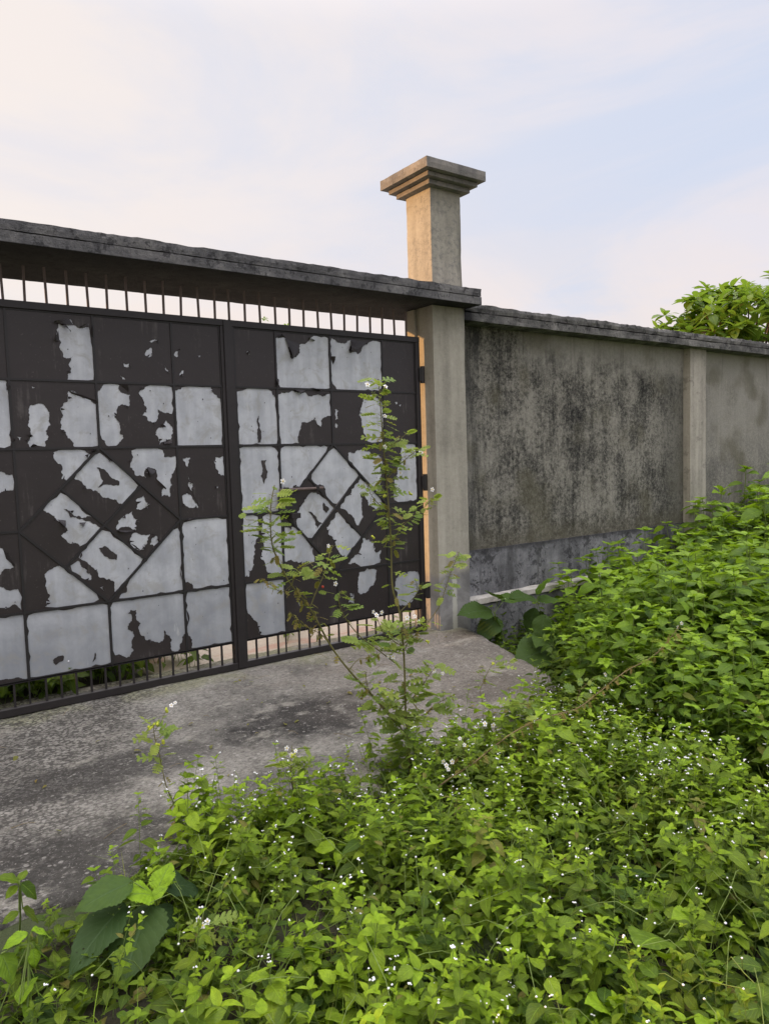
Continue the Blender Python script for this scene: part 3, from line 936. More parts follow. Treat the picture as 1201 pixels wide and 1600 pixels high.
RIGHTP = [
    (cell(RIGHT, 0, 0), [(ZC, [(165, 268), (180, 268), (178, 292)])], []),
    (cell(RIGHT, 1, 0), [(ZC, [(300, 205), (345, 205), (378, 305), (415, 275), (415, 235), (450, 225), (465, 205), (550, 205), (557, 440), (325, 437), (310, 390)])], []),
    (cell(RIGHT, 2, 0), [(ZC, [(565, 205), (620, 230), (655, 210), (650, 275), (690, 280), (740, 225), (795, 225), (797, 440), (590, 445), (570, 420)])], []),
    (cell(RIGHT, 3, 0), [], []),
    (cell(RIGHT, 0, 1), [(ZC, [(115, 455), (150, 450), (285, 455), (300, 480), (308, 700), (127, 702)])], [(ZC, [(222, 560), (228, 620), (232, 695), (218, 695)])]),
    (cell(RIGHT, 1, 1), [(ZC, [(315, 470), (560, 465), (565, 570), (525, 580), (515, 620), (490, 590), (425, 600), (413, 640), (412, 698), (328, 702)])], []),
    (cell(RIGHT, 2, 1), [(ZC, [(700, 535), (720, 480), (760, 475), (795, 500), (800, 690), (735, 690), (715, 650), (705, 600)]), (ZC, [(580, 540), (597, 545), (597, 585), (583, 590)]), (ZC, [(583, 603), (593, 612), (585, 628)])], []),
    (cell(RIGHT, 3, 1), [(ZC, [(860, 505), (872, 505), (868, 517)]), (ZC, [(880, 520), (890, 515), (886, 526)])], []),
    (cell(RIGHT, 0, 2), [(ZC, [(132, 722), (300, 722), (310, 760), (318, 1020), (150, 1025)])], [(ZC, [(235, 780), (260, 775), (265, 830), (250, 890), (232, 850)])]),
    (cell(RIGHT, 0, 3), [(ZD, [(140, 20), (203, 20), (208, 90), (188, 150), (188, 230), (165, 283), (148, 283)]), (ZD, [(225, 20), (300, 15), (305, 265), (285, 285), (245, 262), (215, 200), (225, 110)])], []),
    (tri(RIGHT, 'ul'), [(ZC, [(328, 722), (545, 715), (415, 905), (330, 910)])], []),
    (tri(RIGHT, 'ur'), [(ZC, [(645, 740), (700, 728), (740, 735), (795, 760), (800, 930), (770, 925), (645, 780)])], []),
    (tri(RIGHT, 'll'), [(ZE, [(300, 860), (360, 860), (440, 960), (465, 1050), (300, 1050)])], []),
    (tri(RIGHT, 'lr'), [(ZE, [(650, 1060), (730, 920), (770, 930), (800, 1000), (832, 985), (825, 1055), (700, 1065)])], []),
    (dia(RIGHT, 't'), [(ZC, [(575, 720), (690, 850), (590, 985), (535, 925), (520, 895), (500, 895), (470, 865)])], []),
    (dia(RIGHT, 'r'), [(ZC, [(698, 862), (800, 975), (795, 1000), (770, 1010), (735, 990), (715, 940), (700, 940), (705, 1000), (712, 1040), (690, 1085), (605, 1000)])], []),
    (dia(RIGHT, 'l'), [(ZC, [(460, 935), (510, 940), (582, 995), (475, 1145), (400, 1070), (415, 1000)])], [(ZC, [(455, 1020), (475, 1025), (520, 1075), (500, 1100)]), (ZC, [(525, 975), (535, 990), (553, 1008), (540, 1025), (525, 1012)])]),
    (dia(RIGHT, 'b'), [(ZE, [(590, 775), (722, 912), (640, 1035), (600, 1000), (570, 930), (540, 900), (530, 860)])], []),
    (cell(RIGHT, 3, 2), [(ZC, [(900, 705), (955, 705), (962, 960), (860, 965), (860, 900), (880, 800)])], []),
    (cell(RIGHT, 3, 3), [], []),
    (cell(RIGHT, 0, 4), [(ZD, [(155, 315), (318, 295), (325, 530), (215, 535), (200, 480), (160, 440)])], []),
    (cell(RIGHT, 1, 4), [(ZD, [(380, 395), (388, 395), (386, 412)])], []),
    (cell(RIGHT, 2, 4), [(ZD, [(645, 265), (680, 245), (722, 255), (715, 300), (690, 330), (650, 360), (640, 310)]), (ZD, [(605, 355), (622, 355), (625, 400), (600, 395)])], []),
    (cell(RIGHT, 3, 4), [(ZD, [(830, 270), (900, 260), (905, 330), (880, 385), (830, 410), (800, 330)])], []),
]


def gate_leaf(cols, xl, xr, label, panels, seed, side):
    org = Vector((xl if side < 0 else xr, 0, 0))
    t = empty('gate_leaf', org, label, 'gate', 'the two leaves of the metal gate')
    ox = org.x
    def put(o): o.location = (-ox, 0, 0); return o
    # frame
    f = MB()
    c0, c4 = cols[0], cols[4]
    f.box(xl, xr, -.022, .022, GZ[0] + .004, 2.478)              # top rail
    f.box(xl, xr, -.024, .022, 0.004, .052)                      # bottom rail
    f.box(xl, c0 - .004, -.020, .020, .052, GZ[0] + .004)        # stiles
    f.box(c4 + .004, xr, -.020, .020, .052, GZ[0] + .004)
    f.box(c0 - .004, c4 + .004, -.010, .018, GZ[5] - .012, GZ[5] + .004)
    put(f.build('frame', M['iron'], t, bevel=.003))
    # beads between the sheets (with the diamond)
    b = MB()
    y0, y1 = -.012, .004
    k = .0006
    for c in cols[1:4]:
        i = cols.index(c)
        if i == 2:
            b.bar((c, GZ[0]), (c, GZ[2]), MW, y0, y1); b.bar((c, GZ[4]), (c, GZ[5]), MW, y0, y1)
        else: b.bar((c, GZ[0]), (c, GZ[5]), MW, y0, y1)
    for c in (cols[1], cols[3]):
        b.box(c - .004, c + .004, .005, .016, .052, GZ[5])
    for j in (1, 2, 4): b.bar((c0, GZ[j]), (c4, GZ[j]), MW, y0 - k, y1)
    for a_, b_ in ((c0, cols[1]), (cols[3], c4)): b.bar((a_, GZ[3]), (b_, GZ[3]), MW, y0 - k, y1)
    for j in (0, 5): b.bar((c0, GZ[j]), (c4, GZ[j]), MW * .8, y0 + .002, y1)
    for c in (c0, c4): b.bar((c, GZ[5]), (c, GZ[0]), MW * .8, y0 + .0015, y1)
    cx, l, r = cols[2], cols[1], cols[3]; T, Mz, Bz = GZ[2], GZ[3], GZ[4]
    mid = lambda p, q: ((p[0] + q[0]) / 2, (p[1] + q[1]) / 2)
    P = [(cx, T), (l, Mz), (cx, Bz), (r, Mz)]
    for i in range(4): b.bar(P[i], P[(i + 1) % 4], MW * 1.1, y0 - .002 - k * i, y1)
    b.bar(mid(P[0], P[1]), mid(P[2], P[3]), MW, y0 - .0005, y1)
    b.bar(mid(P[1], P[2]), mid(P[3], P[0]), MW, y0 - .0011, y1)
    put(b.build('bead', M['iron_dark'], t))
    # palings above and below
    rng = random.Random(seed)
    nb = []
    x = xl + .06
    step = .1195
    x = (.725 if side < 0 else 2.142)
    while x - step > xl + .02: x -= step
    while x < xr - .02:
        dxr = rng.uniform(-.004, .004)
        o = MB().bar((x + rng.uniform(-.003, .003), 2.4775), (x + dxr, 2.685 + rng.uniform(-.012, .012)), .0135, -.006, .006)
        put(o.build('top_bar', M['rust'], t)); x += step
    x = (.733 if side < 0 else 2.241); step = .0885
    while x - step > xl + .03: x -= step
    while x < xr - .03:
        if all(abs(x - c) > .02 for c in (cols[1], cols[3])):
            o = MB().bar((x, .0515), (x, GZ[5] - .0115), .0125, -.006, .006)
            put(o.build('bottom_bar', M['iron'], t))
        x += step
    for i, (poly, h, isl) in enumerate(panels):
        panel(t, poly, h, isl, seed * 100 + i)
    return t


GL = gate_leaf(LEFT, .335, 2.112, 'wide gate leaf on the left, brown film torn off its grey sheets', LEFTP, 3, -1)
GR = gate_leaf(RIGHT, 2.116, 3.818, 'gate leaf hung on the tall pillar, with bolt and peeling brown film', RIGHTP, 5, 1)


def gput(mb, name, m_, t=None, **k):
    t = t or GR
    o = mb.build(name, m_, t, **k); o.location = -t.location; return o


# meeting strip, hinges, bolt
gput(MB().box(2.086, 2.148, -.030, -.0245, .01, 2.472), 'meeting_strip', M['iron'])
for z in (2.17, 1.27, .35):
    gput(MB().tube([(3.842, -.02, z - .07), (3.842, -.02, z + .07)], .020, 10).box(3.80, 3.842, -.034, -.0245, z - .055, z + .055), 'hinge', M['iron_dark'], bevel=.002)
p0, p1 = at(437, 766, -.05), at(505, 767, -.05)
lz = p0[2]
bx0, bx1 = p0[0], p1[0]
latch = gput(MB().tube([(bx0, -.048, lz), (bx1, -.048, lz)], .011, 10), 'bolt', M['rust'], smooth=False)
pk = at(441, 773, -.03), at(462, 805, -.03)
o = MB().box(pk[0][0] - .03, pk[1][0] + .015, -.034, -.0135, pk[1][2] + .02, pk[0][2]).build('lock_plate', M['iron_dark'], latch, bevel=.003)
o = MB().box(pk[1][0] - .055, pk[1][0] + .02, -.075, -.0345, pk[1][2] - .02, pk[1][2] + .018).build('lock_box', M['iron'], latch, bevel=.003)
for xx in (bx0 + .06, bx1 - .05):
    MB().box(xx - .012, xx + .012, -.063, -.0135, lz - .017, lz + .017).build('staple', M['iron'], latch, bevel=.002)


# curled film flaps
def flap(par, tr, a, b, tip, curl=.05):
    """torn tongue hinged on a-b, bending out towards tip"""
    A, B_, T = [Vector(at(*tr(p), -.006)) for p in (a, b, tip)]
    V, Fc = [], []
    n = 6
    for i in range(n + 1):
        s_ = i / n
        m0 = A.lerp(T, s_); m1 = B_.lerp(T, s_)
        out = -curl * math.sin(s_ * 2.2) * (.3 + .7 * s_)
        V += [(m0.x, m0.y + out - .001, m0.z + .01 * s_), (m1.x, m1.y + out * .7 - .001, m1.z)]
    for i in range(n): Fc.append((2 * i, 2 * i + 1, 2 * i + 3, 2 * i + 2))
    me = bpy.data.meshes.new('film_flap'); me.from_pydata(V, [], Fc); me.materials.append(M['film'])
    o = link(bpy.data.objects.new('film_flap', me), par); o.location = -par.location
    return o


for a, b, t_ in (((325, 535), (345, 565), (252, 556)), ((275, 555), (300, 545), (330, 600)), ((375, 572), (410, 553), (372, 580)),
                 ((438, 560), (442, 630), (425, 600)), ((275, 590), (280, 640), (255, 640)), ((320, 870), (335, 885), (455, 930)),
                 ((560, 842), (605, 880), (598, 850)), ((765, 1125), (808, 1100), (800, 1125)), ((50, 1075), (52, 1110), (70, 1110)),
                 ((30, 835), (32, 870), (46, 860))):
    flap(GL, ZA, a, b, t_, .03)
for a, b, t_ in (((690, 150), (735, 165), (700, 195)), ((730, 200), (735, 225), (775, 255)), ((705, 465), (700, 500), (720, 468)),
                 ((548, 445), (640, 448), (560, 458)), ((15, 532), (30, 580), (68, 615)), ((270, 395), (310, 400), (305, 440)),
                 ((372, 410), (405, 408), (385, 432)), ((900, 262), (908, 290), (930, 342)), ((420, 85), (470, 68), (440, 75))):
    flap(GL, ZB, a, b, t_, .03)
for a, b, t_ in (((345, 205), (415, 235), (378, 308)), ((455, 200), (488, 215), (470, 222)), ((555, 290), (572, 330), (575, 300)),
                 ((655, 212), (740, 225), (645, 278)), ((300, 385), (318, 400), (308, 445)), ((380, 442), (445, 445), (410, 470)),
                 ((460, 440), (530, 448), (500, 455)), ((310, 205), (345, 200), (325, 190))):
    flap(GR, ZC, a, b, t_, .035)

# ---------------------------------------------------------------- leaves and plants
rs = np.random.RandomState(11)


def leaf_tpl(nseg=5, width=.5, peak=.38, fold=.18, droop=.25, acum=1.0, serr=0.0, side=1):
    """ovate leaf, unit length along +Y, 3 columns (5 when side=2)"""
    cols = [-1, 0, 1] if side == 1 else [-1, -.5, 0, .5, 1]
    V, UV, Q = [], [], []
    nc = len(cols)
    for i in range(nseg + 1):
        t = i / nseg
        wv = (math.sin(math.pi * min(1, t ** (math.log(.5) / math.log(peak)))) ** .85) * width / 2
        if t > .75: wv *= 1 - (acum - 1) * .5 * (t - .75) / .25
        if serr and 0 < i < nseg: wv *= 1 + serr * (1 if i % 2 else -1)
        wv = max(wv, .012)
        ang = droop * t
        y = math.sin(ang + 1e-6) / (droop + 1e-6) if droop else t
        z = -(1 - math.cos(ang)) / (droop + 1e-6) if droop else 0
        for c in cols:
            ripple = .02 * math.sin(t * 17 + c * 2) * abs(c) * (1 if side == 2 else .5)
            V.append((c * wv, y, z + fold * abs(c) * wv + ripple)); UV.append((.5 + c / 2, t))
    for i in range(nseg):
        for k in range(nc - 1):
            a = i * nc + k
            Q.append((a, a + 1, a + nc + 1, a + nc))
    return np.array(V, np.float32), np.array(Q, np.int32), np.array(UV, np.float32)


def lobed_tpl(pairs=4, width=.55):
    """pinnately lobed leaf like the spiny weed's"""
    V, Q, UV = [], [], []
    def strip(pts, ws):
        b = len(V)
        for (x, y, z), w_, dx, dy in [(p, w_, *dd) for p, w_, dd in zip(pts, ws, dirs)]:
            V.append((x - dy * w_, y + dx * w_, z + w_ * .2)); V.append((x + dy * w_, y - dx * w_, z + w_ * .2)); UV.extend([(.3, y), (.7, y)])
        for i in range(len(pts) - 1): Q.append((b + 2 * i, b + 2 * i + 1, b + 2 * i + 3, b + 2 * i + 2))
    n = 6
    pts = [(0, i / n, -.12 * (i / n) ** 2) for i in range(n + 1)]
    dirs = [(0, 1)] * (n + 1)
    strip(pts, [.02 + .05 * math.sin(math.pi * i / n) for i in range(n + 1)])
    for k in range(pairs):
        t = .22 + .68 * k / (pairs - 1)
        L = width / 2 * math.sin(math.pi * (.18 + .72 * t)) ** .7
        for s_ in (-1, 1):
            dx, dy = s_ * math.cos(.6), math.sin(.6)
            pts = [(dx * L * u, t + dy * L * u, -.12 * t * t - .12 * L * u * u + .03 * (u > .4)) for u in (0, .4, .75, 1)]
            dirs = [(dx, dy)] * 4
            wv = [.06, .09, .075, .015]
            strip(pts, wv)
            # secondary tooth
            pts = [(dx * L * .45, t + dy * L * .45, -.1 * t), (dx * L * .5 - dy * .03 * s_, t + dy * L * .45 + .12, -.1 * t)]
            dirs = [(0, 1)] * 2
            strip(pts, [.045, .01])
    return np.array(V, np.float32), np.array(Q, np.int32), np.array(UV, np.float32)


def basis(yv, up=(0, 0, 1), roll=0.0):
    """3x3 with column Y = yv, Z near up"""
    y = np.asarray(yv, float); y /= np.linalg.norm(y)
    x = np.cross(y, up)
    if np.linalg.norm(x) < 1e-4: x = np.array([1., 0, 0])
    x /= np.linalg.norm(x); z = np.cross(x, y)
    c, s_ = math.cos(roll), math.sin(roll)
    x2 = c * x + s_ * z; z2 = -s_ * x + c * z
    return np.stack([x2, y, z2], 1)


def dirv(az, el): return np.array([math.cos(el) * math.cos(az), math.cos(el) * math.sin(az), math.sin(el)])


def tube_geo(gg, pts, r0, r1, mi, n=4, tint=(0, 0, 0)):
    pts = np.asarray(pts, float)
    V = []
    for i, p in enumerate(pts):
        d_ = pts[min(i + 1, len(pts) - 1)] - pts[max(i - 1, 0)]
        d_ /= np.linalg.norm(d_) + 1e-9
        a = np.cross(d_, (0.31, .77, .2)); a /= np.linalg.norm(a); c = np.cross(d_, a)
        r_ = r0 + (r1 - r0) * i / (len(pts) - 1)
        for k in range(n):
            t = 2 * math.pi * k / n
            V.append(p + a * math.cos(t) * r_ + c * math.sin(t) * r_)
    Q = [(i * n + k, i * n + (k + 1) % n, (i + 1) * n + (k + 1) % n, (i + 1) * n + k) for i in range(len(pts) - 1) for k in range(n)]
    gg.add(V, Q, tint, mi)


def ball_geo(gg, p, r_, mi, flat=1.0):
    V, Q = [], []
    for i, (zz, rr) in enumerate(((-.9, .35), (-.3, .95), (.35, .95), (.95, .35))):
        for k in range(6):
            t = math.pi * k / 3
            V.append((p[0] + r_ * rr * math.cos(t), p[1] + r_ * rr * math.sin(t), p[2] + r_ * zz * flat))
    for i in range(3):
        for k in range(6): Q.append((i * 6 + k, i * 6 + (k + 1) % 6, (i + 1) * 6 + (k + 1) % 6, (i + 1) * 6 + k))
    Q += [(18, 19, 20, 21), (18, 21, 22, 23), (3, 2, 1, 0), (5, 4, 3, 0)]
    gg.add(V, Q, (0, 0, 0), mi)


L_SMALL = [leaf_tpl(6, .54, .32, .25, .5, 1.5, .04), leaf_tpl(6, .46, .34, .35, .25, 1.6, .04), leaf_tpl(6, .60, .34, .15, .9, 1.4, .04)]
L_MED = [leaf_tpl(8, .54, .36, .22, .55, 1.5, .05), leaf_tpl(8, .48, .36, .32, .3, 1.6, .05), leaf_tpl(8, .58, .38, .12, .9, 1.4, .05)]
L_BIG = [leaf_tpl(24, .56, .40, .16, .7, 1.3, .045, 2), leaf_tpl(26, .66, .40, .10, .45, 1.2, .045, 2), leaf_tpl(24, .5, .4, .3, 1.0, 1.5, .045, 2)]
L_TREE = [leaf_tpl(6, .50, .5, .25, .5, 1.0), leaf_tpl(6, .48, .52, .1, .9, 1.0), leaf_tpl(6, .36, .5, .4, .3, 1.2)]
L_LOBE = [lobed_tpl(4, .68), lobed_tpl(5, .60), lobed_tpl(3, .75)]


def put_leaf(gg, tpl, p, az, el, L, tint, mi=0, roll=0.0):
    v, q, uv = tpl
    Rm = basis(dirv(az, el), roll=roll)
    gg.add((v * L) @ Rm.T + np.asarray(p), q, tint, mi, uv)


def sprig(rng, h, flower, leafL=.036, n=None, mi=(0, 1, 2)):
    gg = Geo()
    lean = rng.uniform(0, .35); la = rng.uniform(0, 6.28)
    n = n or max(3, int(h / .048))
    pts = [np.array([math.cos(la) * lean * h * (t ** 1.6), math.sin(la) * lean * h * (t ** 1.6), h * t]) for t in np.linspace(0, 1, 6)]
    tube_geo(gg, pts, .0016, .0010, mi[1], 3)
    def P(t):
        k = min(4, int(t * 5)); return pts[k] + (pts[k + 1] - pts[k]) * (t * 5 - k)
    ph = rng.uniform(0, 6.28)
    for i in range(n):
        t = .18 + .80 * (i + .3) / n
        young = max(0, (t - .35) / .65)
        L = leafL * (1.2 - .7 * abs(t - .5)) * rng.uniform(.7, 1.3)
        if i == n - 1: L *= .65
        for s_ in (0, 1):
            az = ph + i * 1.57 + s_ * math.pi + rng.uniform(-.3, .3)
            el = rng.uniform(-.45, .30) + .45 * young
            base = P(t)
            off = base + dirv(az, .5) * L * .22
            tube_geo(gg, [base, off], .0008, .0006, mi[1], 3)
            put_leaf(gg, rng.choice(L_SMALL), off, az, el, L, (young * rng.uniform(.55, 1.0), rng.uniform(0, .5), 0.0 if rng.random() > .02 else .8), mi[0], rng.uniform(-.4, .4))
            if rng.random() < .16 and t > .35:          # axillary shoot
                e = base + dirv(az, .9) * L * .9
                tube_geo(gg, [base, e], .0008, .0006, mi[1], 3)
                for q_ in range(3):
                    put_leaf(gg, rng.choice(L_SMALL), e, az + q_ * 2.1, rng.uniform(.1, .7), L * .55, (rng.uniform(.5, 1), rng.uniform(0, .5), 0), mi[0], rng.uniform(-.4, .4))
    for q_ in range(3):
        put_leaf(gg, rng.choice(L_SMALL), pts[-1], ph + q_ * 2.1, rng.uniform(.3, .9), leafL * .5, (1, rng.uniform(0, .5), 0), mi[0])
    if flower:
        for b in range(rng.randint(1, 3)):
            az = rng.uniform(0, 6.28); L = rng.uniform(.015, .05)
            tip = pts[-1] + dirv(az, rng.uniform(.8, 1.4)) * L
            tube_geo(gg, [pts[-1], tip], .0008, .0007, mi[1], 3)
            for q_ in range(rng.randint(1, 4)):
                c = tip + np.array([rng.uniform(-1, 1), rng.uniform(-1, 1), rng.uniform(-.3, .4)]) * .0055
                ball_geo(gg, c, rng.uniform(.0024, .0038), mi[2], .7)
    return gg.arrays()


prng = random.Random(5)
SPR = [sprig(prng, prng.uniform(.14, .34), k % 10 < 3, prng.uniform(.042, .070)) for k in range(22)]
LOWS = [sprig(prng, prng.uniform(.05, .11), False, prng.uniform(.035, .06), 3) for k in range(6)]
TALL = [sprig(prng, prng.uniform(.28, .40), True, prng.uniform(.036, .05), 7) for k in range(6)]


def Rz_scale(n, tilt, smin, smax):
    a = rs.uniform(0, 2 * np.pi, n); b = rs.normal(0, tilt, n); c = rs.normal(0, tilt, n); s_ = rs.uniform(smin, smax, n)
    ca, sa, cb, sb, cc, sc_ = np.cos(a), np.sin(a), np.cos(b), np.sin(b), np.cos(c), np.sin(c)
    o, z = np.ones(n), np.zeros(n)
    RZ = np.stack([np.stack([ca, -sa, z], 1), np.stack([sa, ca, z], 1), np.stack([z, z, o], 1)], 1)
    RX = np.stack([np.stack([o, z, z], 1), np.stack([z, cb, -sb], 1), np.stack([z, sb, cb], 1)], 1)
    RY = np.stack([np.stack([cc, z, sc_], 1), np.stack([z, o, z], 1), np.stack([-sc_, z, cc], 1)], 1)
    return (RX @ RY @ RZ) * s_[:, None, None]


def edge_y(x):
    """front line of the green along the ramp"""
    y = -1.80 + .10 * fbm((x, 0, 7), 2.0)
    if x < 1.2: y -= (1.2 - x) * .42
    if x > 2.9: y += min(.10, (x - 2.9) * .2)
    return y


def pos_field(n, fn, box):
    P = []
    while len(P) < n:
        x = rs.uniform(box[0], box[1], 4000); y = rs.uniform(box[2], box[3], 4000); r_ = rs.uniform(0, 1, 4000)
        for a, b, c in zip(x, y, r_):
            if c < fn(a, b): P.append((a, b))
            if len(P) >= n: break
    return P


def cover_d(x, y):
    e = edge_y(x) - y
    if e < -.10: return 0
    if x > 2.2 + (y + 4.6) * 6 + 3: return 0
    d_ = 1.0 if e > .08 else .45
    # bare dim hollow by the large leaves at the left
    if x < 1.0: d_ *= .42 if e > .25 else .9
    hol = ((x - .45) / .5) ** 2 + ((y + 2.5) / .45) ** 2
    if hol < 1: d_ *= .18
    # scruffier clearing behind the tall weed
    h2 = ((x - 2.0) / .55) ** 2 + ((y + 2.2) / .22) ** 2
    if h2 < 1: d_ *= .45
    d_ *= .62 + 1.1 * fbm((x, y, 2), 2.2)
    return max(0, min(1, d_))


gg = Geo()
pf = pos_field(2250, cover_d, (-.6, 5.2, -4.55, -1.5))
vi = rs.randint(0, len(SPR), len(pf))
zz = np.array([ground_z(a, b) for a, b in pf])
hs = np.array([1 + .45 * fbm((a, b, 4), 1.3) for a, b in pf])
Rm = Rz_scale(len(pf), .16, .8, 1.25) * hs[:, None, None]
fld = np.array([fbm((a, b, 21), 1.7) for a, b in pf])
dt = np.stack([rs.uniform(-.25, .15, len(pf)) + .45 * fld, rs.uniform(-.1, .3, len(pf)) + .5 * np.abs(fld), (rs.rand(len(pf)) < .012) * .7], 1)
P3 = np.array([(a, b, z) for (a, b), z in zip(pf, zz)])
fl_field = np.array([fbm((a, b, 11), 1.1) for a, b in pf])
for k, sp in enumerate(SPR):
    m_ = vi == k
    if k % 10 < 3: m_ = m_ & (fl_field > .04)
    gg.scatter(sp, Rm[m_], P3[m_], dt[m_])
# low under-layer, tinted darker to paint shade into the gaps
pf = pos_field(3600, lambda a, b: 1 if edge_y(a) - b > -.05 and a < 6 and (a > -.8) else 0, (-.8, 6, -4.6, -1.4))
vi = rs.randint(0, len(LOWS), len(pf))
P3 = np.array([(a, b, ground_z(a, b)) for a, b in pf]); Rm = Rz_scale(len(pf), .2, .8, 1.5)
dt = np.stack([rs.uniform(-.8, -.3, len(pf)), rs.uniform(-.1, .2, len(pf)), np.zeros(len(pf))], 1)
for k, sp in enumerate(LOWS): gg.scatter(sp, Rm[vi == k], P3[vi == k], dt[vi == k])
# tall flowering stalks, thicker toward the right
def tall_d(x, y):
    if edge_y(x) - y < .0: return 0
    c = math.exp(-(((x - 2.75) / .75) ** 2 + ((y + 2.75) / .45) ** 2)) + .55 * math.exp(-(((x - 1.35) / .45) ** 2 + ((y + 2.05) / .3) ** 2)) + .16
    return min(1, c) if x > .95 else .03
pf = pos_field(430, tall_d, (.2, 4.0, -4.3, -1.7))
vi = rs.randint(0, len(TALL), len(pf))
P3 = np.array([(a, b, ground_z(a, b)) for a, b in pf]); Rm = Rz_scale(len(pf), .16, .75, 1.15)
dt = np.stack([rs.uniform(-.15, .15, len(pf)), rs.uniform(0, .4, len(pf)), np.zeros(len(pf))], 1)
for k, sp in enumerate(TALL): gg.scatter(sp, Rm[vi == k], P3[vi == k], dt[vi == k])
# fill beneath the thicket and in the ditch
def fill_d(x, y):
    if y > -1.45: return 1 if x > ramp_edge(y) + .16 else 0
    return 1 if x > 3.55 else 0
pf = pos_field(2300, fill_d, (3.3, 10.5, -3.6, -.1))
vi = rs.randint(0, len(SPR), len(pf))
P3 = np.array([(a, b, ground_z(a, b)) for a, b in pf]); Rm = Rz_scale(len(pf), .2, 1.0, 1.7)
dt = np.stack([rs.uniform(-.7, -.3, len(pf)), rs.uniform(-.1, .1, len(pf)), np.zeros(len(pf))], 1)
NF = [k for k in range(len(SPR)) if k % 10 >= 4]
for k in range(len(SPR)): gg.scatter(SPR[k if k in NF else NF[k % len(NF)]], Rm[vi == k], P3[vi == k], dt[vi == k])
# long pale stalks and broad creeper leaves through the mass
for _ in range(330):
    x = rs.uniform(.6, 4.4); y = edge_y(x) - rs.uniform(.1, 2.2)
    b = np.array([x, y, ground_z(x, y) + .05]); az = rs.uniform(0, 6.28); L = rs.uniform(.15, .36)
    pts = [b + dirv(az, 1.25 - .9 * t * rs.uniform(.6, 1)) * L * t + np.array([0, 0, .06 * t]) for t in np.linspace(0, 1, 6)]
    tube_geo(gg, pts, .0019, .0012, 1, 4)
    if rs.rand() < .6: ball_geo(gg, pts[-1], rs.uniform(.003, .0045), 2, .8)
for _ in range(420):
    x = rs.uniform(-.2, 4.2); y = edge_y(x) - rs.uniform(.15, 2.4)
    if .1 < x < 1.0 and y > -2.8: continue
    hh = rs.uniform(.07, .20)
    b = np.array([x, y, ground_z(x, y)]); p = b + np.array([rs.uniform(-.03, .03), rs.uniform(-.03, .03), hh])
    tube_geo(gg, [b, p], .0014, .001, 1, 4)
    a0 = rs.uniform(0, 6.28); tt = rs.uniform(0, .85)
    for q_ in range(rs.randint(2, 5)):
        put_leaf(gg, L_BIG[rs.randint(3)], p + np.array([0, 0, -.02 * q_]), a0 + q_ * 2.2, rs.uniform(-.2, .5), rs.uniform(.055, .10),
                 (min(1, tt * rs.uniform(.6, 1.2)), rs.uniform(0, .6), 0), 0, rs.uniform(-.4, .4))
# stray grass blades and dry straw
for _ in range(1500):
    x = rs.uniform(-.5, 4.2) if rs.rand() < .6 else rs.uniform(-.4, 1.1); y = edge_y(x) - rs.uniform(-.05, 2.3)
    L = rs.uniform(.08, .26); az = rs.uniform(0, 6.28); el0 = rs.uniform(.7, 1.4)
    b = np.array([x, y, ground_z(x, y)]); dry = rs.rand() < .3
    pts = [b + dirv(az, el0 - .5 * t) * L * t for t in (0, .35, .7, 1)]
    V = []
    pr = np.array([-math.sin(az), math.cos(az), 0])
    for i, p in enumerate(pts): V += [p - pr * .0022 * (1 - i / 3.2), p + pr * .0022 * (1 - i / 3.2)]
    gg.add(V, [(0, 1, 3, 2), (2, 3, 5, 4), (4, 5, 7, 6)], (rs.uniform(.2, .9), .2, .85 if dry else 0), 0)
o = gg.obj('undergrowth', ['leaf_cover', 'stem', 'bloom'])
tag(o, 'dense low green weeds dotted with tiny white flowers in front of the ramp', 'weeds', kind='stuff')


lt_ = Geo()
for _ in range(90):
    x, y = rs.uniform(-.3, 3.9), -rs.beta(1.2, .9) * 1.85 - .1
    if x > ramp_edge(y) - .08: continue
    L = rs.uniform(.018, .05)
    v, q, uv = L_SMALL[rs.randint(3)]
    Rm_ = basis(dirv(rs.uniform(0, 6.28), rs.uniform(-.1, .2)), roll=rs.uniform(-.6, .6))
    lt_.add((v * L) @ Rm_.T + np.array([x, y, ramp_z(y) + .012]), q, (.1, .2, rs.uniform(.5, 1)), 0, uv)
for _ in range(26):
    x, y = rs.uniform(-.2, 3.6), rs.uniform(-1.8, -.1)
    a_ = rs.uniform(0, 6.28); L = rs.uniform(.04, .16)
    p_ = np.array([x, y, ramp_z(y) + .010])
    e_ = dirv(a_, 0) * L; e_[2] = ramp_z(y + e_[1]) - ramp_z(y) + .003
    if x + e_[0] < ramp_edge(y) - .1: tube_geo(lt_, [p_, p_ + e_ * .5 + (.006, .004, .006), p_ + e_], .0016, .001, 1, 4)
o = lt_.obj('leaf_litter', ['leaf_weed', 'stem_dry'])
tag(o, 'scattered dry leaves and twigs lying on the concrete ramp', 'litter', kind='stuff')


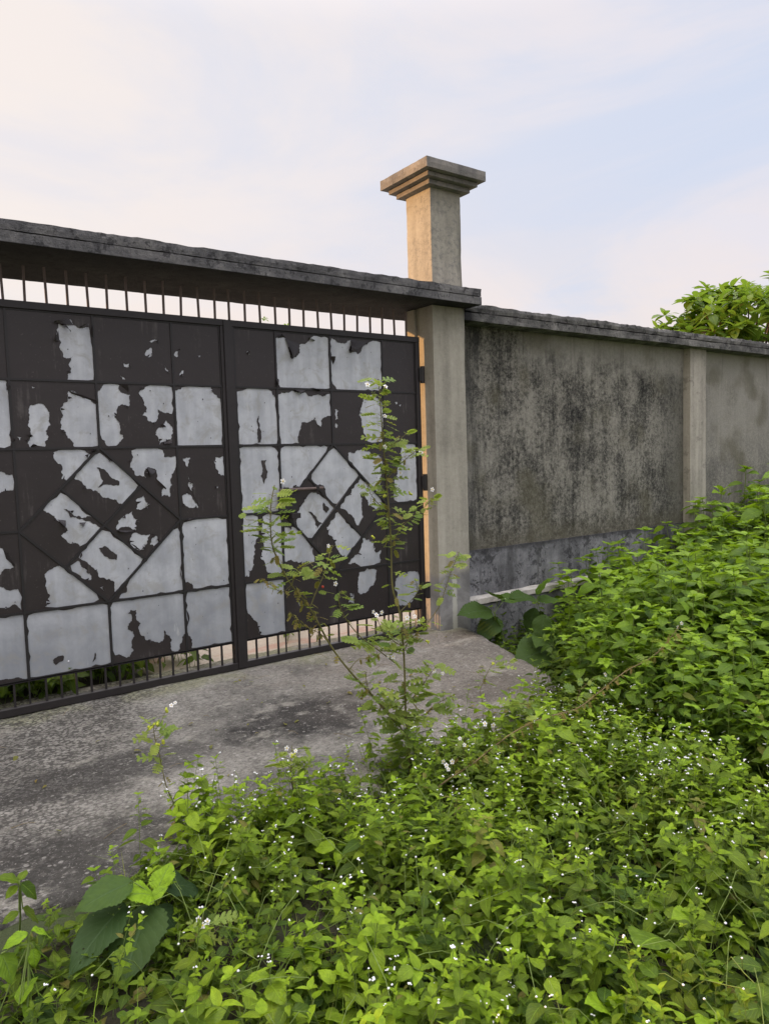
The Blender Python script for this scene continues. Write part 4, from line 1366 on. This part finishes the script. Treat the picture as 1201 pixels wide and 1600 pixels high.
# ---------------------------------------------------------------- thicket of leafy shrubs
def shrub_mesh(seed, h, leafL=.122, dens=.72):
    rng = random.Random(seed)
    st, lf = Geo(), Geo()
    nb = rng.randint(4, 6)
    stems = []
    main = [np.array([.02 * math.sin(3 * t + seed), .02 * math.cos(2 * t + seed), h * .92 * t]) for t in np.linspace(0, 1, 6)]
    stems.append((main, .005))
    for b in range(nb):
        t0 = rng.uniform(.1, .6); az = b * 2.4 + rng.uniform(-.4, .4)
        o_ = main[int(t0 * 5)]
        L = h * rng.uniform(.38, .62)
        pts = [o_ + dirv(az, .55 + .5 * t) * L * t for t in np.linspace(0, 1, 5)]
        stems.append((pts, .0035))
    for pts, r_ in stems:
        tube_geo(st, pts, r_, r_ * .4, 0, 5)
        m_ = len(pts) - 1
        Lt = sum(np.linalg.norm(pts[i + 1] - pts[i]) for i in range(m_))
        n = max(4, int(Lt / .055 * dens))
        ph = rng.uniform(0, 6.28)
        for i in range(n):
            t = .12 + .88 * (i + .5) / n
            k = min(m_ - 1, int(t * m_)); base = pts[k] + (pts[k + 1] - pts[k]) * (t * m_ - k)
            young = max(0, (t - .3) / .7)
            for s_ in (0, 1):
                az = ph + i * 1.57 + s_ * math.pi + rng.uniform(-.35, .35)
                L = leafL * rng.uniform(.75, 1.2) * (1 - .35 * max(0, t - .8) / .2)
                el = rng.uniform(-.45, .25) + .2 * young
                pe = base + dirv(az, .6) * L * .25
                tube_geo(st, [base, pe], .0013, .0009, 0, 3)
                put_leaf(lf, rng.choice(L_MED), pe, az, el, L, (young * rng.uniform(.45, 1), rng.uniform(0, .4), 0 if rng.random() > .012 else .6), 0, rng.uniform(-.45, .45))
        tip = pts[-1]
        for q_ in range(5):
            put_leaf(lf, rng.choice(L_MED), tip, ph + q_ * 1.26, rng.uniform(.15, .8), leafL * rng.uniform(.4, .7), (rng.uniform(.75, 1), rng.uniform(0, .5), 0), 0, rng.uniform(-.3, .3))
    return st.mesh('stem', ['stem']), lf.mesh('foliage', ['leaf_shrub'])


def plant(name, loc, rz, sc, meshes, label, cat, group=None, tilt=0):
    t = empty(name, loc, label, cat, group)
    t.rotation_euler = (tilt * math.cos(rz * 3), tilt * math.sin(rz * 3), rz); t.scale = (sc,) * 3
    for nm, me in meshes: link(bpy.data.objects.new(nm, me), t)
    return t


SH = [shrub_mesh(100 + k, 1.0 if k < 6 else .75) for k in range(9)]


def top_h(x, y):
    """how high the thicket stands (world z)"""
    if y > -1.0 and x < 5.6:                                   # ditch by the pillar: low and dark
        return .02 + max(0, x - 4.7) * .55
    h = .52 + .34 * min(1, max(0, (x - 3.15) / 1.2))
    h += .30 * min(1, max(0, (x - 5.0) / 3.0)) + .16 * min(1, max(0, (x - 6.6) / 1.2))
    if y > -1.7: h -= .24 * min(1, (y + 1.7) / .5) * (1 - min(1, max(0, (x - 6.9) / 1.0)))
    if y < -2.3: h -= .16 * min(1, (-2.3 - y) / .8)
    if x < 3.5: h -= (3.5 - x) * .35
    return h + .10 * fbm((x, y, 9), 1.4, 2)


pl = []
rng = random.Random(21)
tries = 0
while len(pl) < 215 and tries < 60000:
    tries += 1
    x, y = rng.uniform(3.0, 9.8), rng.uniform(-3.7, -.25)
    if y > -1.6 and x < ramp_edge(y) + .30: continue
    if y <= -1.6 and x < 3.2 + max(0, (-1.6 - y)) * .06 + .15 * fbm((y, 0, 0), 2): continue
    if y > -.9 and x < 4.9: continue
    pj = np.array([x, y, ground_z(x, y) + .5]) - CAM; pxx = 600 + F * (pj @ _r) / (pj @ _f); pyy = 800 - F * (pj @ _u) / (pj @ _f)
    if pxx < 925 and y < -1.2 : continue
    # beyond the picture's right edge
    rx = (np.array([x, y, .6]) - CAM) @ _r; rf = (np.array([x, y, .6]) - CAM) @ _f
    if rx / rf * F > 600 + 190: continue
    if rf < 2.0: continue
    sp = .19 if x < 6 else .27
    if any((x - a) ** 2 + (y - b) ** 2 < sp * sp for a, b in pl): continue
    pl.append((x, y))
for i, (x, y) in enumerate(pl):
    gz = ground_z(x, y)
    h = max(.35, top_h(x, y) - gz) * rng.uniform(.78, 1.10)
    k = rng.randrange(len(SH)); base_h = 1.0 if k < 6 else .75
    plant('shrub', (x, y, gz - .02), rng.uniform(0, 6.28), h / base_h, (('stem', SH[k][0]), ('foliage', SH[k][1])),
          'leafy green wild shrub in the dense thicket before the boundary wall', 'shrub', 'shrubs of the thicket by the wall', rng.uniform(0, .12))


# ---------------------------------------------------------------- broad-leaved plants
def broad_plant(name, base, leaves, label, stem_top=None, mi_mat='leaf_big', group=None):
    """leaves: (base px, tip px, Y base, Y tip, width factor, tint, tpl)"""
    t = empty(name, tuple(base), label, 'plant', group)
    st = Geo()
    top = np.array(stem_top if stem_top is not None else base + np.array([0, 0, .15]))
    tube_geo(st, [np.zeros(3), (top - base) * .5 + (.004, .003, 0), top - base], .0035, .003, 0, 6)
    for (bp, tp, yb, yt, wf, tint, ti, roll) in leaves:
        a, b = at(*bp, yb) - base, at(*tp, yt) - base
        v, q, uv = L_BIG[ti]
        L = np.linalg.norm(b - a) * 1.06
        y = (b - a) / np.linalg.norm(b - a)
        Rm = basis(y, roll=roll)
        vv = v.copy(); vv[:, 0] *= wf
        lf = Geo(); lf.add((vv * L) @ Rm.T + a, q, tint, 0, uv)
        lf.obj('leaf', [mi_mat], t)
        tube_geo(st, [top - base, (top - base + a) / 2 + (0, 0, .008), a], .0025, .002, 0, 5)
    st.obj('stem', ['stem'], t)
    return t


bz = atz(225, 1500, -.2)
yb = bz[1] + .02
broad_plant('broad_leaved_plant', bz, [
    ((208, 1378), (122, 1409), yb, yb - .03, .95, (.12, .1, 0), 1, .35),
    ((196, 1412), (106, 1503), yb, yb - .12, .85, (.02, .0, 0), 1, .1),
    ((236, 1412), (186, 1518), yb, yb - .20, 1.05, (.10, .1, 0), 1, -.1),
    ((246, 1385), (318, 1372), yb + .03, yb + .1, .95, (.08, .0, 0), 1, -.4),
    ((246, 1415), (282, 1452), yb + .03, yb - .04, .95, (.05, .0, 0), 1, -.3),
    ((246, 1392), (262, 1345), yb, yb + .05, 1.5, (.85, .8, 0), 1, .2),
    ((240, 1400), (204, 1385), yb - .01, yb - .04, 1.5, (.9, .9, 0), 0, .5),
    ((238, 1404), (258, 1383), yb - .02, yb - .03, 1.3, (.9, .8, 0), 0, -.5),
], 'broad-leaved plant with huge dark insect-eaten leaves and a bright green heart', at(242, 1405, yb))
yb2 = atz(40, 1600, -.2)[1]
b2 = atz(40, 1620, -.2)
broad_plant('broad_leaved_plant', b2, [
    ((44, 1458), (2, 1475), yb2, yb2, 1.0, (.95, .7, 0), 0, .3),
    ((50, 1455), (92, 1454), yb2, yb2 + .03, .9, (1, .8, 0), 0, -.2),
    ((52, 1482), (56, 1512), yb2, yb2 - .03, 1.2, (.9, .6, 0), 0, 0),
    ((54, 1480), (84, 1496), yb2, yb2 + .03, 1.2, (.45, .3, 0), 1, -.3),
    ((2, 1490), (26, 1530), yb2, yb2 - .05, 1.4, (.6, .6, 0), 1, .3),
    ((30, 1570), (46, 1520), yb2 - .05, yb2 - .02, 1.3, (.7, .7, 0), 2, .2),
    ((34, 1575), (70, 1600), yb2 - .05, yb2 - .06, 1.2, (.75, .8, 0), 0, -.2),
    ((50, 1580), (105, 1575), yb2 - .02, yb2, 1.35, (.10, .1, 0), 1, -.3),
    ((0, 1580), (-30, 1560), yb2 - .02, yb2, 1.35, (.10, .1, 0), 1, .3),
], 'broad-leaved plant with vivid yellow-green toothed leaves near the photo corner', at(45, 1475, yb2))
yb3 = yb + .12
b3 = atz(30, 1480, -.2)
broad_plant('broad_leaved_plant', b3, [
    ((30, 1378), (2, 1362), yb3, yb3, 1.2, (.5, .3, 0), 0, .2),
    ((32, 1376), (40, 1355), yb3, yb3 + .03, 1.2, (.5, .4, 0), 0, 0),
    ((33, 1380), (62, 1400), yb3, yb3 - .02, 1.0, (.2, .1, 0), 1, -.3),
    ((28, 1384), (8, 1400), yb3, yb3 - .02, 1.2, (.5, .4, 0), 0, .3),
    ((36, 1420), (66, 1435), yb3, yb3, 1.1, (.2, .3, .1), 1, -.2),
    ((30, 1425), (2, 1440), yb3, yb3, 1.1, (.35, .3, 0), 1, .2),
], 'small dim green plant at the foot of the ramp behind the vivid one', at(31, 1382, yb3), 'leaf_cover')
for lab, c_px, lvs, mm in (
    ('pale downy plant with soft broad leaves low at the lower edge of the weeds', (960, 1590), [((952, 1580), (928, 1552), 1.3, (.95, .1, 0)), ((958, 1582), (985, 1556), 1.5, (.9, .2, 0)), ((965, 1585), (1004, 1600), 1.3, (.85, .1, 0)), ((950, 1588), (915, 1606), 1.3, (.8, .1, 0)), ((957, 1578), (960, 1545), .8, (1, .2, 0))], 'leaf_cover'),
    ('creeper with three glossy oval leaves near a pinkish dry seed head', (712, 1575), [((700, 1545), (690, 1574), 1.3, (.75, .5, 0)), ((722, 1580), (756, 1556), 1.2, (.85, .5, 0)), ((695, 1508), (716, 1496), 1.4, (.6, .4, 0)), ((645, 1512), (620, 1526), 1.3, (.5, .4, 0))], 'leaf_cover'),
    ('single wide heart-shaped bright leaf on a low stalk among dotted flowers', (500, 1520), [((490, 1500), (532, 1520), 1.5, (.85, .3, 0)), ((492, 1492), (478, 1466), 1.1, (.9, .3, 0)), ((484, 1498), (470, 1516), 1.0, (.5, .3, 0))], 'leaf_cover'),
    ('pair of large pale oval leaves among the weeds right of centre', (1050, 1510), [((1040, 1490), (1075, 1505), 1.3, (.7, .2, 0)), ((1030, 1465), (1000, 1462), 1.4, (.5, .2, 0)), ((1090, 1440), (1120, 1462), 1.3, (.8, .3, 0)), ((1085, 1436), (1060, 1420), 1.2, (.9, .3, 0))], 'leaf_cover')):
    Pg = atz(c_px[0], c_px[1] + 40, -.2); yy = Pg[1]
    broad_plant('broad_leaved_plant', Pg, [(a_, b_, yy, yy - .02 * (k_ % 3), w_, t_, k_ % 3, .3 - .3 * (k_ % 3)) for k_, (a_, b_, w_, t_) in enumerate(lvs)],
                lab, at(c_px[0], c_px[1] - 25, yy), mm)
# dark large-leaved plants in the hollow beside the pillar
hl = atz(800, 1010, -.35)
for nm_label, (bx, by, Yp), lv in (
    ('dark large-leaved plant in the hollow beside the pillar foot', (745, 1000, -.33), [((768, 955), (722, 950), 1.0, .12, .5), ((772, 962), (785, 1008), 1.0, .10, 0), ((778, 935), (765, 918), 1.2, .25, .2), ((785, 940), (815, 925), 1.1, .2, -.3), ((778, 965), (748, 995), 1.1, .05, .3)]),
    ('dark large-leaved plant at the ramp edge with one long drooping leaf', (850, 1030, -1.0), [((872, 1008), (812, 1022), 1.2, .22, .5), ((872, 1005), (862, 1040), 1.1, .35, 0), ((860, 985), (838, 1002), 1.2, .2, .2), ((868, 1004), (905, 1000), 1.0, .2, -.3), ((850, 960), (842, 1000), 1.1, .12, .2)]),
    ('dark large-leaved plant against the white ledge of the wall foot', (835, 985, -.35), [((835, 935), (800, 925), 1.2, .3, .3), ((838, 930), (850, 905), 1.2, .5, 0), ((840, 940), (872, 930), 1.1, .4, -.3), ((836, 950), (820, 985), 1.1, .12, .1), ((843, 955), (870, 985), 1.1, .15, -.1), ((846, 915), (862, 900), 1.3, .6, -.1)])):
    bs = at(bx + 30, by + 10, Yp)
    bs[2] = ground_z(bs[0], bs[1])
    L = []
    for i, (bp, tp, wf, yg, roll) in enumerate(lv):
        L.append((bp, tp, Yp, Yp - .03 * (i % 3), wf, (yg, .1, 0), 1, roll))
    broad_plant('broad_leaved_plant', bs, L, nm_label, at(lv[0][0][0] + 4, lv[0][0][1] + 4, Yp))


# ---------------------------------------------------------------- the spiny flowering weeds
def flower_geo(gg, c, r_, nrm, mi_p, mi_a):
    Rm = basis(np.cross(nrm, (.3, .5, .8)), nrm)
    for k in range(5):
        a = k * 2 * math.pi / 5
        ca, sa = math.cos(a), math.sin(a)
        pts = np.array([(0, 0, 0), (r_ * .75 * math.cos(a - .5), r_ * .75 * math.sin(a - .5), r_ * .12), (r_ * ca, r_ * sa, 0), (r_ * .75 * math.cos(a + .5), r_ * .75 * math.sin(a + .5), r_ * .12)])
        gg.add(pts @ Rm.T + c, [(0, 1, 2, 3)], (0, 0, 0), mi_p)
    ball_geo(gg, c + Rm[:, 2] * r_ * .15, r_ * .22, mi_a, 1.2)


def weed(label, base_px, Y, stems, flowers, fruits, seed, sc=1.0, mats_stem='stem_weed', group=None):
    """stems: list of (pixel polyline, r0, r1, [(t0,t1,spacing,leafL,dry)])"""
    rng = random.Random(seed)
    base = at(*base_px, Y)
    t = empty('flowering_weed', tuple(base), label, 'weed', group)
    def W(p, dy=0): return at(p[0], p[1], Y + dy) - base
    for pts_px, r0, r1, zones, dy in stems:
        st, lf = Geo(), Geo()
        ctrl = [W(p, dy * i / max(1, len(pts_px) - 1)) for i, p in enumerate(pts_px)]
        # smooth + wiggle
        pts = []
        for i in range(len(ctrl) - 1):
            for k in range(4):
                u_ = k / 4
                p0_, p1_, p2_, p3_ = ctrl[max(0, i - 1)], ctrl[i], ctrl[i + 1], ctrl[min(len(ctrl) - 1, i + 2)]
                pts.append(.5 * ((2 * p1_) + (-p0_ + p2_) * u_ + (2 * p0_ - 5 * p1_ + 4 * p2_ - p3_) * u_ ** 2 + (-p0_ + 3 * p1_ - 3 * p2_ + p3_) * u_ ** 3))
        pts.append(ctrl[-1])
        tube_geo(st, pts, r0 * 1.0, r1 * .9, 0, 6)
        seg = [0]
        for i in range(len(pts) - 1): seg.append(seg[-1] + np.linalg.norm(pts[i + 1] - pts[i]))
        Lt = seg[-1]
        def P(s_):
            for i in range(len(pts) - 1):
                if seg[i + 1] >= s_: return pts[i] + (pts[i + 1] - pts[i]) * ((s_ - seg[i]) / max(1e-6, seg[i + 1] - seg[i]))
            return pts[-1]
        # prickles
        for _ in range(int(Lt / .012)):
            b = P(rng.uniform(0, Lt)); dd = dirv(rng.uniform(0, 6.28), rng.uniform(-.3, .6)) * rng.uniform(.006, .011)
            tube_geo(st, [b, b + dd], .0007, .0002, 0, 3)
        for (t0, t1, sp, LL, dry) in zones:
            s_ = t0 * Lt
            az = rng.uniform(0, 6.28)
            while s_ < t1 * Lt:
                if fbm((s_ * 16, seed, 0), 1, 2) < -.22: s_ += .012; continue
                b = P(s_)
                az += 2.4 + rng.uniform(-.4, .4)
                L = LL * rng.uniform(.7, 1.45)
                pe = b + dirv(az, rng.uniform(0, .6)) * L * .25
                tube_geo(st, [b, pe], .0012, .001, 0, 3)
                isdry = rng.random() < dry
                if isdry: L *= .7
                put_leaf(lf, rng.choice(L_LOBE), pe, az, rng.uniform(-.35, .45) if not isdry else rng.uniform(-1.3, -.2), L,
                         (rng.uniform(.1, .9), rng.uniform(.1, .9), rng.uniform(.7, 1) if isdry else 0), 0, rng.uniform(-.8, .8))
                s_ += sp * rng.uniform(.35, .95)
        st.obj('stem', [mats_stem], t)
        if lf.n: lf.obj('foliage', ['leaf_weed'], t)
    for p in flowers:
        fg = Geo()
        c = W(p, rng.uniform(-.03, .0))
        nrm = np.array([rng.uniform(-.5, .3), -1, rng.uniform(-.1, .7)]); nrm /= np.linalg.norm(nrm)
        flower_geo(fg, c, .0135 * rng.uniform(.8, 1.15) * sc, nrm, 0, 1)
        fg.obj('flower', ['petal', 'anther'], t)
    for p, kind in fruits:
        fg = Geo()
        c = W(p, rng.uniform(-.02, .01))
        for _ in range(4 if kind != 'red' else 1):
            ball_geo(fg, c + np.array([rng.uniform(-1, 1), rng.uniform(-.5, .5), rng.uniform(-1, 1)]) * .009, rng.uniform(.0045, .0075), 0, 1)
        fg.obj('fruit', ['red' if kind == 'red' else 'yellow'], t)
    return t


weed('tall spiny weed with white flowers standing in front of the gate', (640, 1232), -1.95, [
    ([(640, 1232), (638, 1158), (634, 1122), (631, 1029), (624, 957), (613, 918), (611, 854), (608, 807), (603, 743), (597, 672), (594, 630), (591, 592)], .0062, .0022,
     [(.02, .25, .010, .088, .12), (.25, .42, .016, .075, .14), (.40, .62, .05, .05, .55), (.60, 1.0, .0092, .062, .20)], 0),
    ([(603, 750), (622, 728), (640, 712), (655, 700)], .0028, .0014, [(.2, 1, .012, .06, .1)], -.03),
    ([(634, 1122), (616, 1122), (581, 1086), (545, 1047), (516, 1008), (484, 950), (455, 914), (434, 875), (424, 843), (423, 793), (429, 758)], .0060, .0022,
     [(.05, .5, .075, .05, .6), (.5, .66, .014, .045, .75), (.66, .8, .016, .055, .55), (.8, 1.0, .011, .075, .04)], 0),
    ([(424, 820), (408, 815), (385, 812)], .0012, .0009, [(.7, 1, .02, .06, 0)], -.02),
    ([(484, 950), (495, 922), (505, 900), (512, 875), (520, 852)], .0030, .0016, [(.2, 1, .013, .058, .1)], .02),
    ([(455, 914), (462, 900), (475, 885), (490, 878)], .0028, .0014, [(.1, 1, .011, .058, .15)], -.02),
    ([(622, 1040), (590, 1015), (560, 992), (536, 960), (529, 935), (535, 922)], .0030, .0018, [(.1, .5, .022, .075, .05), (.7, 1, .014, .055, .05)], -.03),
    ([(612, 855), (623, 829), (643, 809), (660, 795), (676, 778)], .0024, .0012, [(.1, .5, .022, .035, .6), (.5, 1, .011, .055, .02)], 0),
    ([(636, 1005), (655, 985), (674, 965), (688, 943), (695, 921), (706, 889), (717, 862)], .0030, .0014, [(.05, .3, .02, .05, .4), (.55, 1, .014, .058, .1)], -.04),
    ([(636, 1100), (655, 1078), (668, 1058), (680, 1042)], .0028, .0014, [(.1, 1, .012, .065, .05)], -.05),
    ([(638, 1150), (600, 1110), (575, 1075), (572, 1050)], .0028, .0014, [(.1, 1, .013, .07, .05)], -.06),
    ([(607, 800), (590, 786), (578, 770), (572, 752)], .0018, .001, [(.2, 1, .016, .045, .4)], -.02),
    ([(600, 700), (620, 690), (636, 676)], .0016, .001, [(.2, 1, .015, .05, .1)], -.02),
    ([(545, 1047), (560, 1030), (575, 1028), (590, 1020)], .0022, .001, [(.3, 1, .03, .035, .8)], -.02),
    ([(516, 1008), (500, 990), (470, 975), (452, 955)], .0020, .001, [(.2, 1, .012, .040, .9)], .02),
    ([(455, 914), (440, 925), (420, 912), (405, 905)], .0016, .001, [(.2, 1, .014, .035, .9)], .01),
    ([(624, 957), (640, 940), (652, 925), (648, 905)], .0020, .001, [(.3, 1, .014, .050, .3)], -.03),
    ([(634, 1122), (660, 1118), (690, 1095), (712, 1085)], .0026, .0012, [(.3, 1, .012, .060, .1)], -.08),
    ([(630, 1020), (645, 985), (650, 970)], .0026, .0014, [(.1, 1, .012, .06, .05)], -.03),
    ([(628, 1010), (600, 990), (590, 968)], .0026, .0014, [(.1, 1, .013, .065, .1)], .03),
], [(574, 601), (602, 604), (601, 650), (657, 707), (442, 752), (625, 739), (601, 698), (524, 912), (513, 853), (596, 957), (588, 961), (583, 956), (636, 965), (654, 972), (648, 963), (606, 1026), (614, 1026), (678, 1048), (691, 1052), (675, 765), (618, 1132)],
   [((437, 790), 'y'), ((462, 902), 'y'), ((583, 838), 'y'), ((600, 776), 'y'), ((640, 770), 'y'), ((660, 968), 'y'), ((668, 1003), 'y'), ((505, 915), 'red')], 4)

weed('small spiny weed with one white bloom rising before the ramp', (292, 1300), at(0, 0, -1.7)[1], [
    ([(292, 1300), (268, 1247), (259, 1225), (253, 1197), (247, 1170), (242, 1152), (240, 1132)], .0030, .0016,
     [(0, .55, .03, .03, .8), (.62, 1, .017, .06, 0)], 0),
    ([(243, 1140), (252, 1128), (260, 1108)], .0012, .0008, [(.1, .9, .02, .05, 0)], 0),
    ([(244, 1150), (260, 1144), (275, 1140)], .0012, .0008, [(.5, 1, .016, .07, 0)], 0),
    ([(243, 1155), (225, 1152), (212, 1152)], .0012, .0008, [(.5, 1, .016, .07, 0)], 0),
], [(268, 1102), (274, 1098)], [((246, 1162), 'y'), ((254, 1159), 'y'), ((236, 1138), 'y'), ((244, 1133), 'y'), ((259, 1110), 'y')], 8, .8)

weed('straggly weed leaning over the ramp corner with faded pale leaves', (756, 1105), -1.6, [
    ([(756, 1105), (750, 1080), (757, 1060), (766, 1042), (775, 1030)], .0022, .0012, [(.4, 1, .022, .05, .1)], 0),
    ([(766, 1044), (785, 1042), (800, 1032)], .0012, .0008, [(.3, 1, .03, .05, 0)], 0),
], [], [((770, 1036), 'y')], 9, .8)

weed('long dried arching weed stem with orange husks crossing the thicket', (655, 1262), -2.25, [
    ([(655, 1262), (690, 1225), (737, 1194), (799, 1146), (850, 1122), (899, 1108), (930, 1086), (975, 1050), (1020, 1025), (1052, 990), (1062, 976)], .0042, .0018,
     [(.1, .5, .018, .045, .8), (.5, .8, .014, .035, .85), (.8, 1, .016, .05, .35)], -.28),
    ([(845, 1122), (820, 1100), (800, 1105)], .0018, .001, [(.1, 1, .012, .055, .1)], 0),
    ([(899, 1108), (905, 1080), (925, 1062)], .0018, .001, [(.1, 1, .014, .05, .1)], -.12),
    ([(799, 1146), (815, 1180), (822, 1210)], .002, .0012, [(.1, 1, .016, .045, .8)], 0),
], [(1064, 974), (1058, 980), (945, 1054), (922, 1080), (757, 1131), (770, 1133), (697, 1196), (692, 1190), (700, 1202), (706, 1190)],
   [((1050, 1010), 'y'), ((1058, 1008), 'y'), ((893, 1127), 'red'), ((1016, 1030), 'y'), ((830, 1130), 'y')], 12, 1.0, 'stem_dry')

for lab, bp, Yp, tp, sd_ in (('white-flowered spiny weed sprig low down beside the small spiny weed', (462, 1260), -2.0, (456, 1165), 31),
                             ('white-flowered spiny weed sprig deep in the flowers before the ramp', (440, 1440), -2.35, (432, 1345), 32),
                             ('white-flowered spiny weed sprig next to the huge dark leaves', (325, 1500), -2.5, (318, 1432), 33),
                             ('low spiny weed sprig with pale lobed leaves right of the tall weed', (728, 1260), -2.15, (726, 1150), 34)):
    mx, my = (bp[0] + tp[0]) / 2, (bp[1] + tp[1]) / 2
    weed(lab, bp, Yp, [([bp, (mx - 4, my), tp], .003, .0014, [(.25, 1, .012, .065, .04)], 0),
                       ([(mx, my), (mx + 18, my - 14), (mx + 30, my - 30)], .0018, .001, [(.3, 1, .014, .06, 0)], 0)],
         [(tp[0] - 8, tp[1] + 4), (tp[0] + 6, tp[1] + 8), (tp[0] - 1, tp[1] + 14)], [((tp[0] + 2, tp[1] + 16), 'y')], sd_, .9)


# ---------------------------------------------------------------- trees and yard plants behind
def tree(name, base, crown_c, rad, n_ros, leafL, label, seed, trunk_r=.09):
    rng = random.Random(seed)
    t = empty(name, tuple(base), label, 'tree')
    base = np.array(base); cc = np.array(crown_c) - base
    lf, tr = Geo(), Geo()
    tube_geo(tr, [np.zeros(3), cc * .35 + (.05, 0, 0), cc * .7, cc], trunk_r, trunk_r * .4, 0, 8)
    limbs = []
    for k in range(16):
        d_ = dirv(rng.uniform(0, 6.28), rng.uniform(-.2, 1.3)) * np.array(rad) * rng.uniform(.6, .85)
        s_ = cc * rng.uniform(.45, .85)
        tube_geo(tr, [s_, (s_ + cc + d_) / 2, cc + d_], trunk_r * .35, .01, 0, 6)
        limbs.append(cc + d_)
    for k in range(n_ros):
        u_ = dirv(rng.uniform(0, 6.28), math.asin(rng.uniform(-.75, 1)))
        rr = rng.uniform(.45, 1.0) ** .5
        bump = 1 + .22 * fbm(tuple(u_ * 2 + seed), 1.3)
        p = cc + u_ * np.array(rad) * rr * bump
        j = min(limbs, key=lambda q: np.sum((q - p) ** 2))
        if k % 2 == 0: tube_geo(tr, [j, p], .008, .004, 0, 4)
        nl = rng.randint(6, 9)
        ax = rng.uniform(0, 6.28)
        for i in range(nl):
            top = i > nl - 4
            put_leaf(lf, rng.choice(L_TREE), p + dirv(ax + i * 2.4, .3) * .02, ax + i * 2.4, rng.uniform(.35, 1.0) if top else rng.uniform(-.6, .4),
                     leafL * rng.uniform(.6, 1.1) * (.75 if top else 1), (rng.uniform(.6, 1) if top else rng.uniform(.1, .6), rng.uniform(0, .6), 0), 0, rng.uniform(-.4, .4))
    tr.obj('trunk', ['bark'], t)
    lf.obj('crown', ['leaf_tree'], t)
    return t


tree('tree', (15.25, 3.2, -.2), (15.25, 3.2, 3.42), (2.35, 1.7, 1.5), 620, .36, 'bushy large-leaved green tree rising behind the boundary wall', 3)
ft = at(440, 500, 7.0)
tree('sapling', (ft[0], 7.0, -.2), (ft[0], 7.0, ft[2] - .75), (.75, .6, .80), 60, .12, 'sparse sapling whose tip shows between the top bars of the gate', 6, .03)


gg = Geo()
pf = pos_field(1150, lambda a, b: 1 if a < 1.45 + .3 * fbm((b * 3, 0, 0), 2) or (a < 2.0 and rs.rand() < .3) else 0, (-1.2, 2.0, .31, 2.4))
pf += [(2.75 + .05 * k, .5 + .09 * k) for k in range(6)]
vi = rs.randint(0, len(SPR), len(pf))
P3 = np.array([(a, b, -.03) for a, b in pf]); Rm = Rz_scale(len(pf), .35, 1.2, 1.9)
dt = np.stack([rs.uniform(-.8, -.3, len(pf)), rs.uniform(-.1, .1, len(pf)), np.zeros(len(pf))], 1)
for k in range(len(SPR)): gg.scatter(SPR[k], Rm[vi == k], P3[vi == k], dt[vi == k])
o = gg.obj('weeds', ['leaf_cover', 'stem', 'bloom'])
tag(o, 'dark leafy weeds growing in the yard behind the bottom bars of the gate', 'weeds', kind='stuff')
print('VERTS', sum(len(m.vertices) for m in bpy.data.meshes))
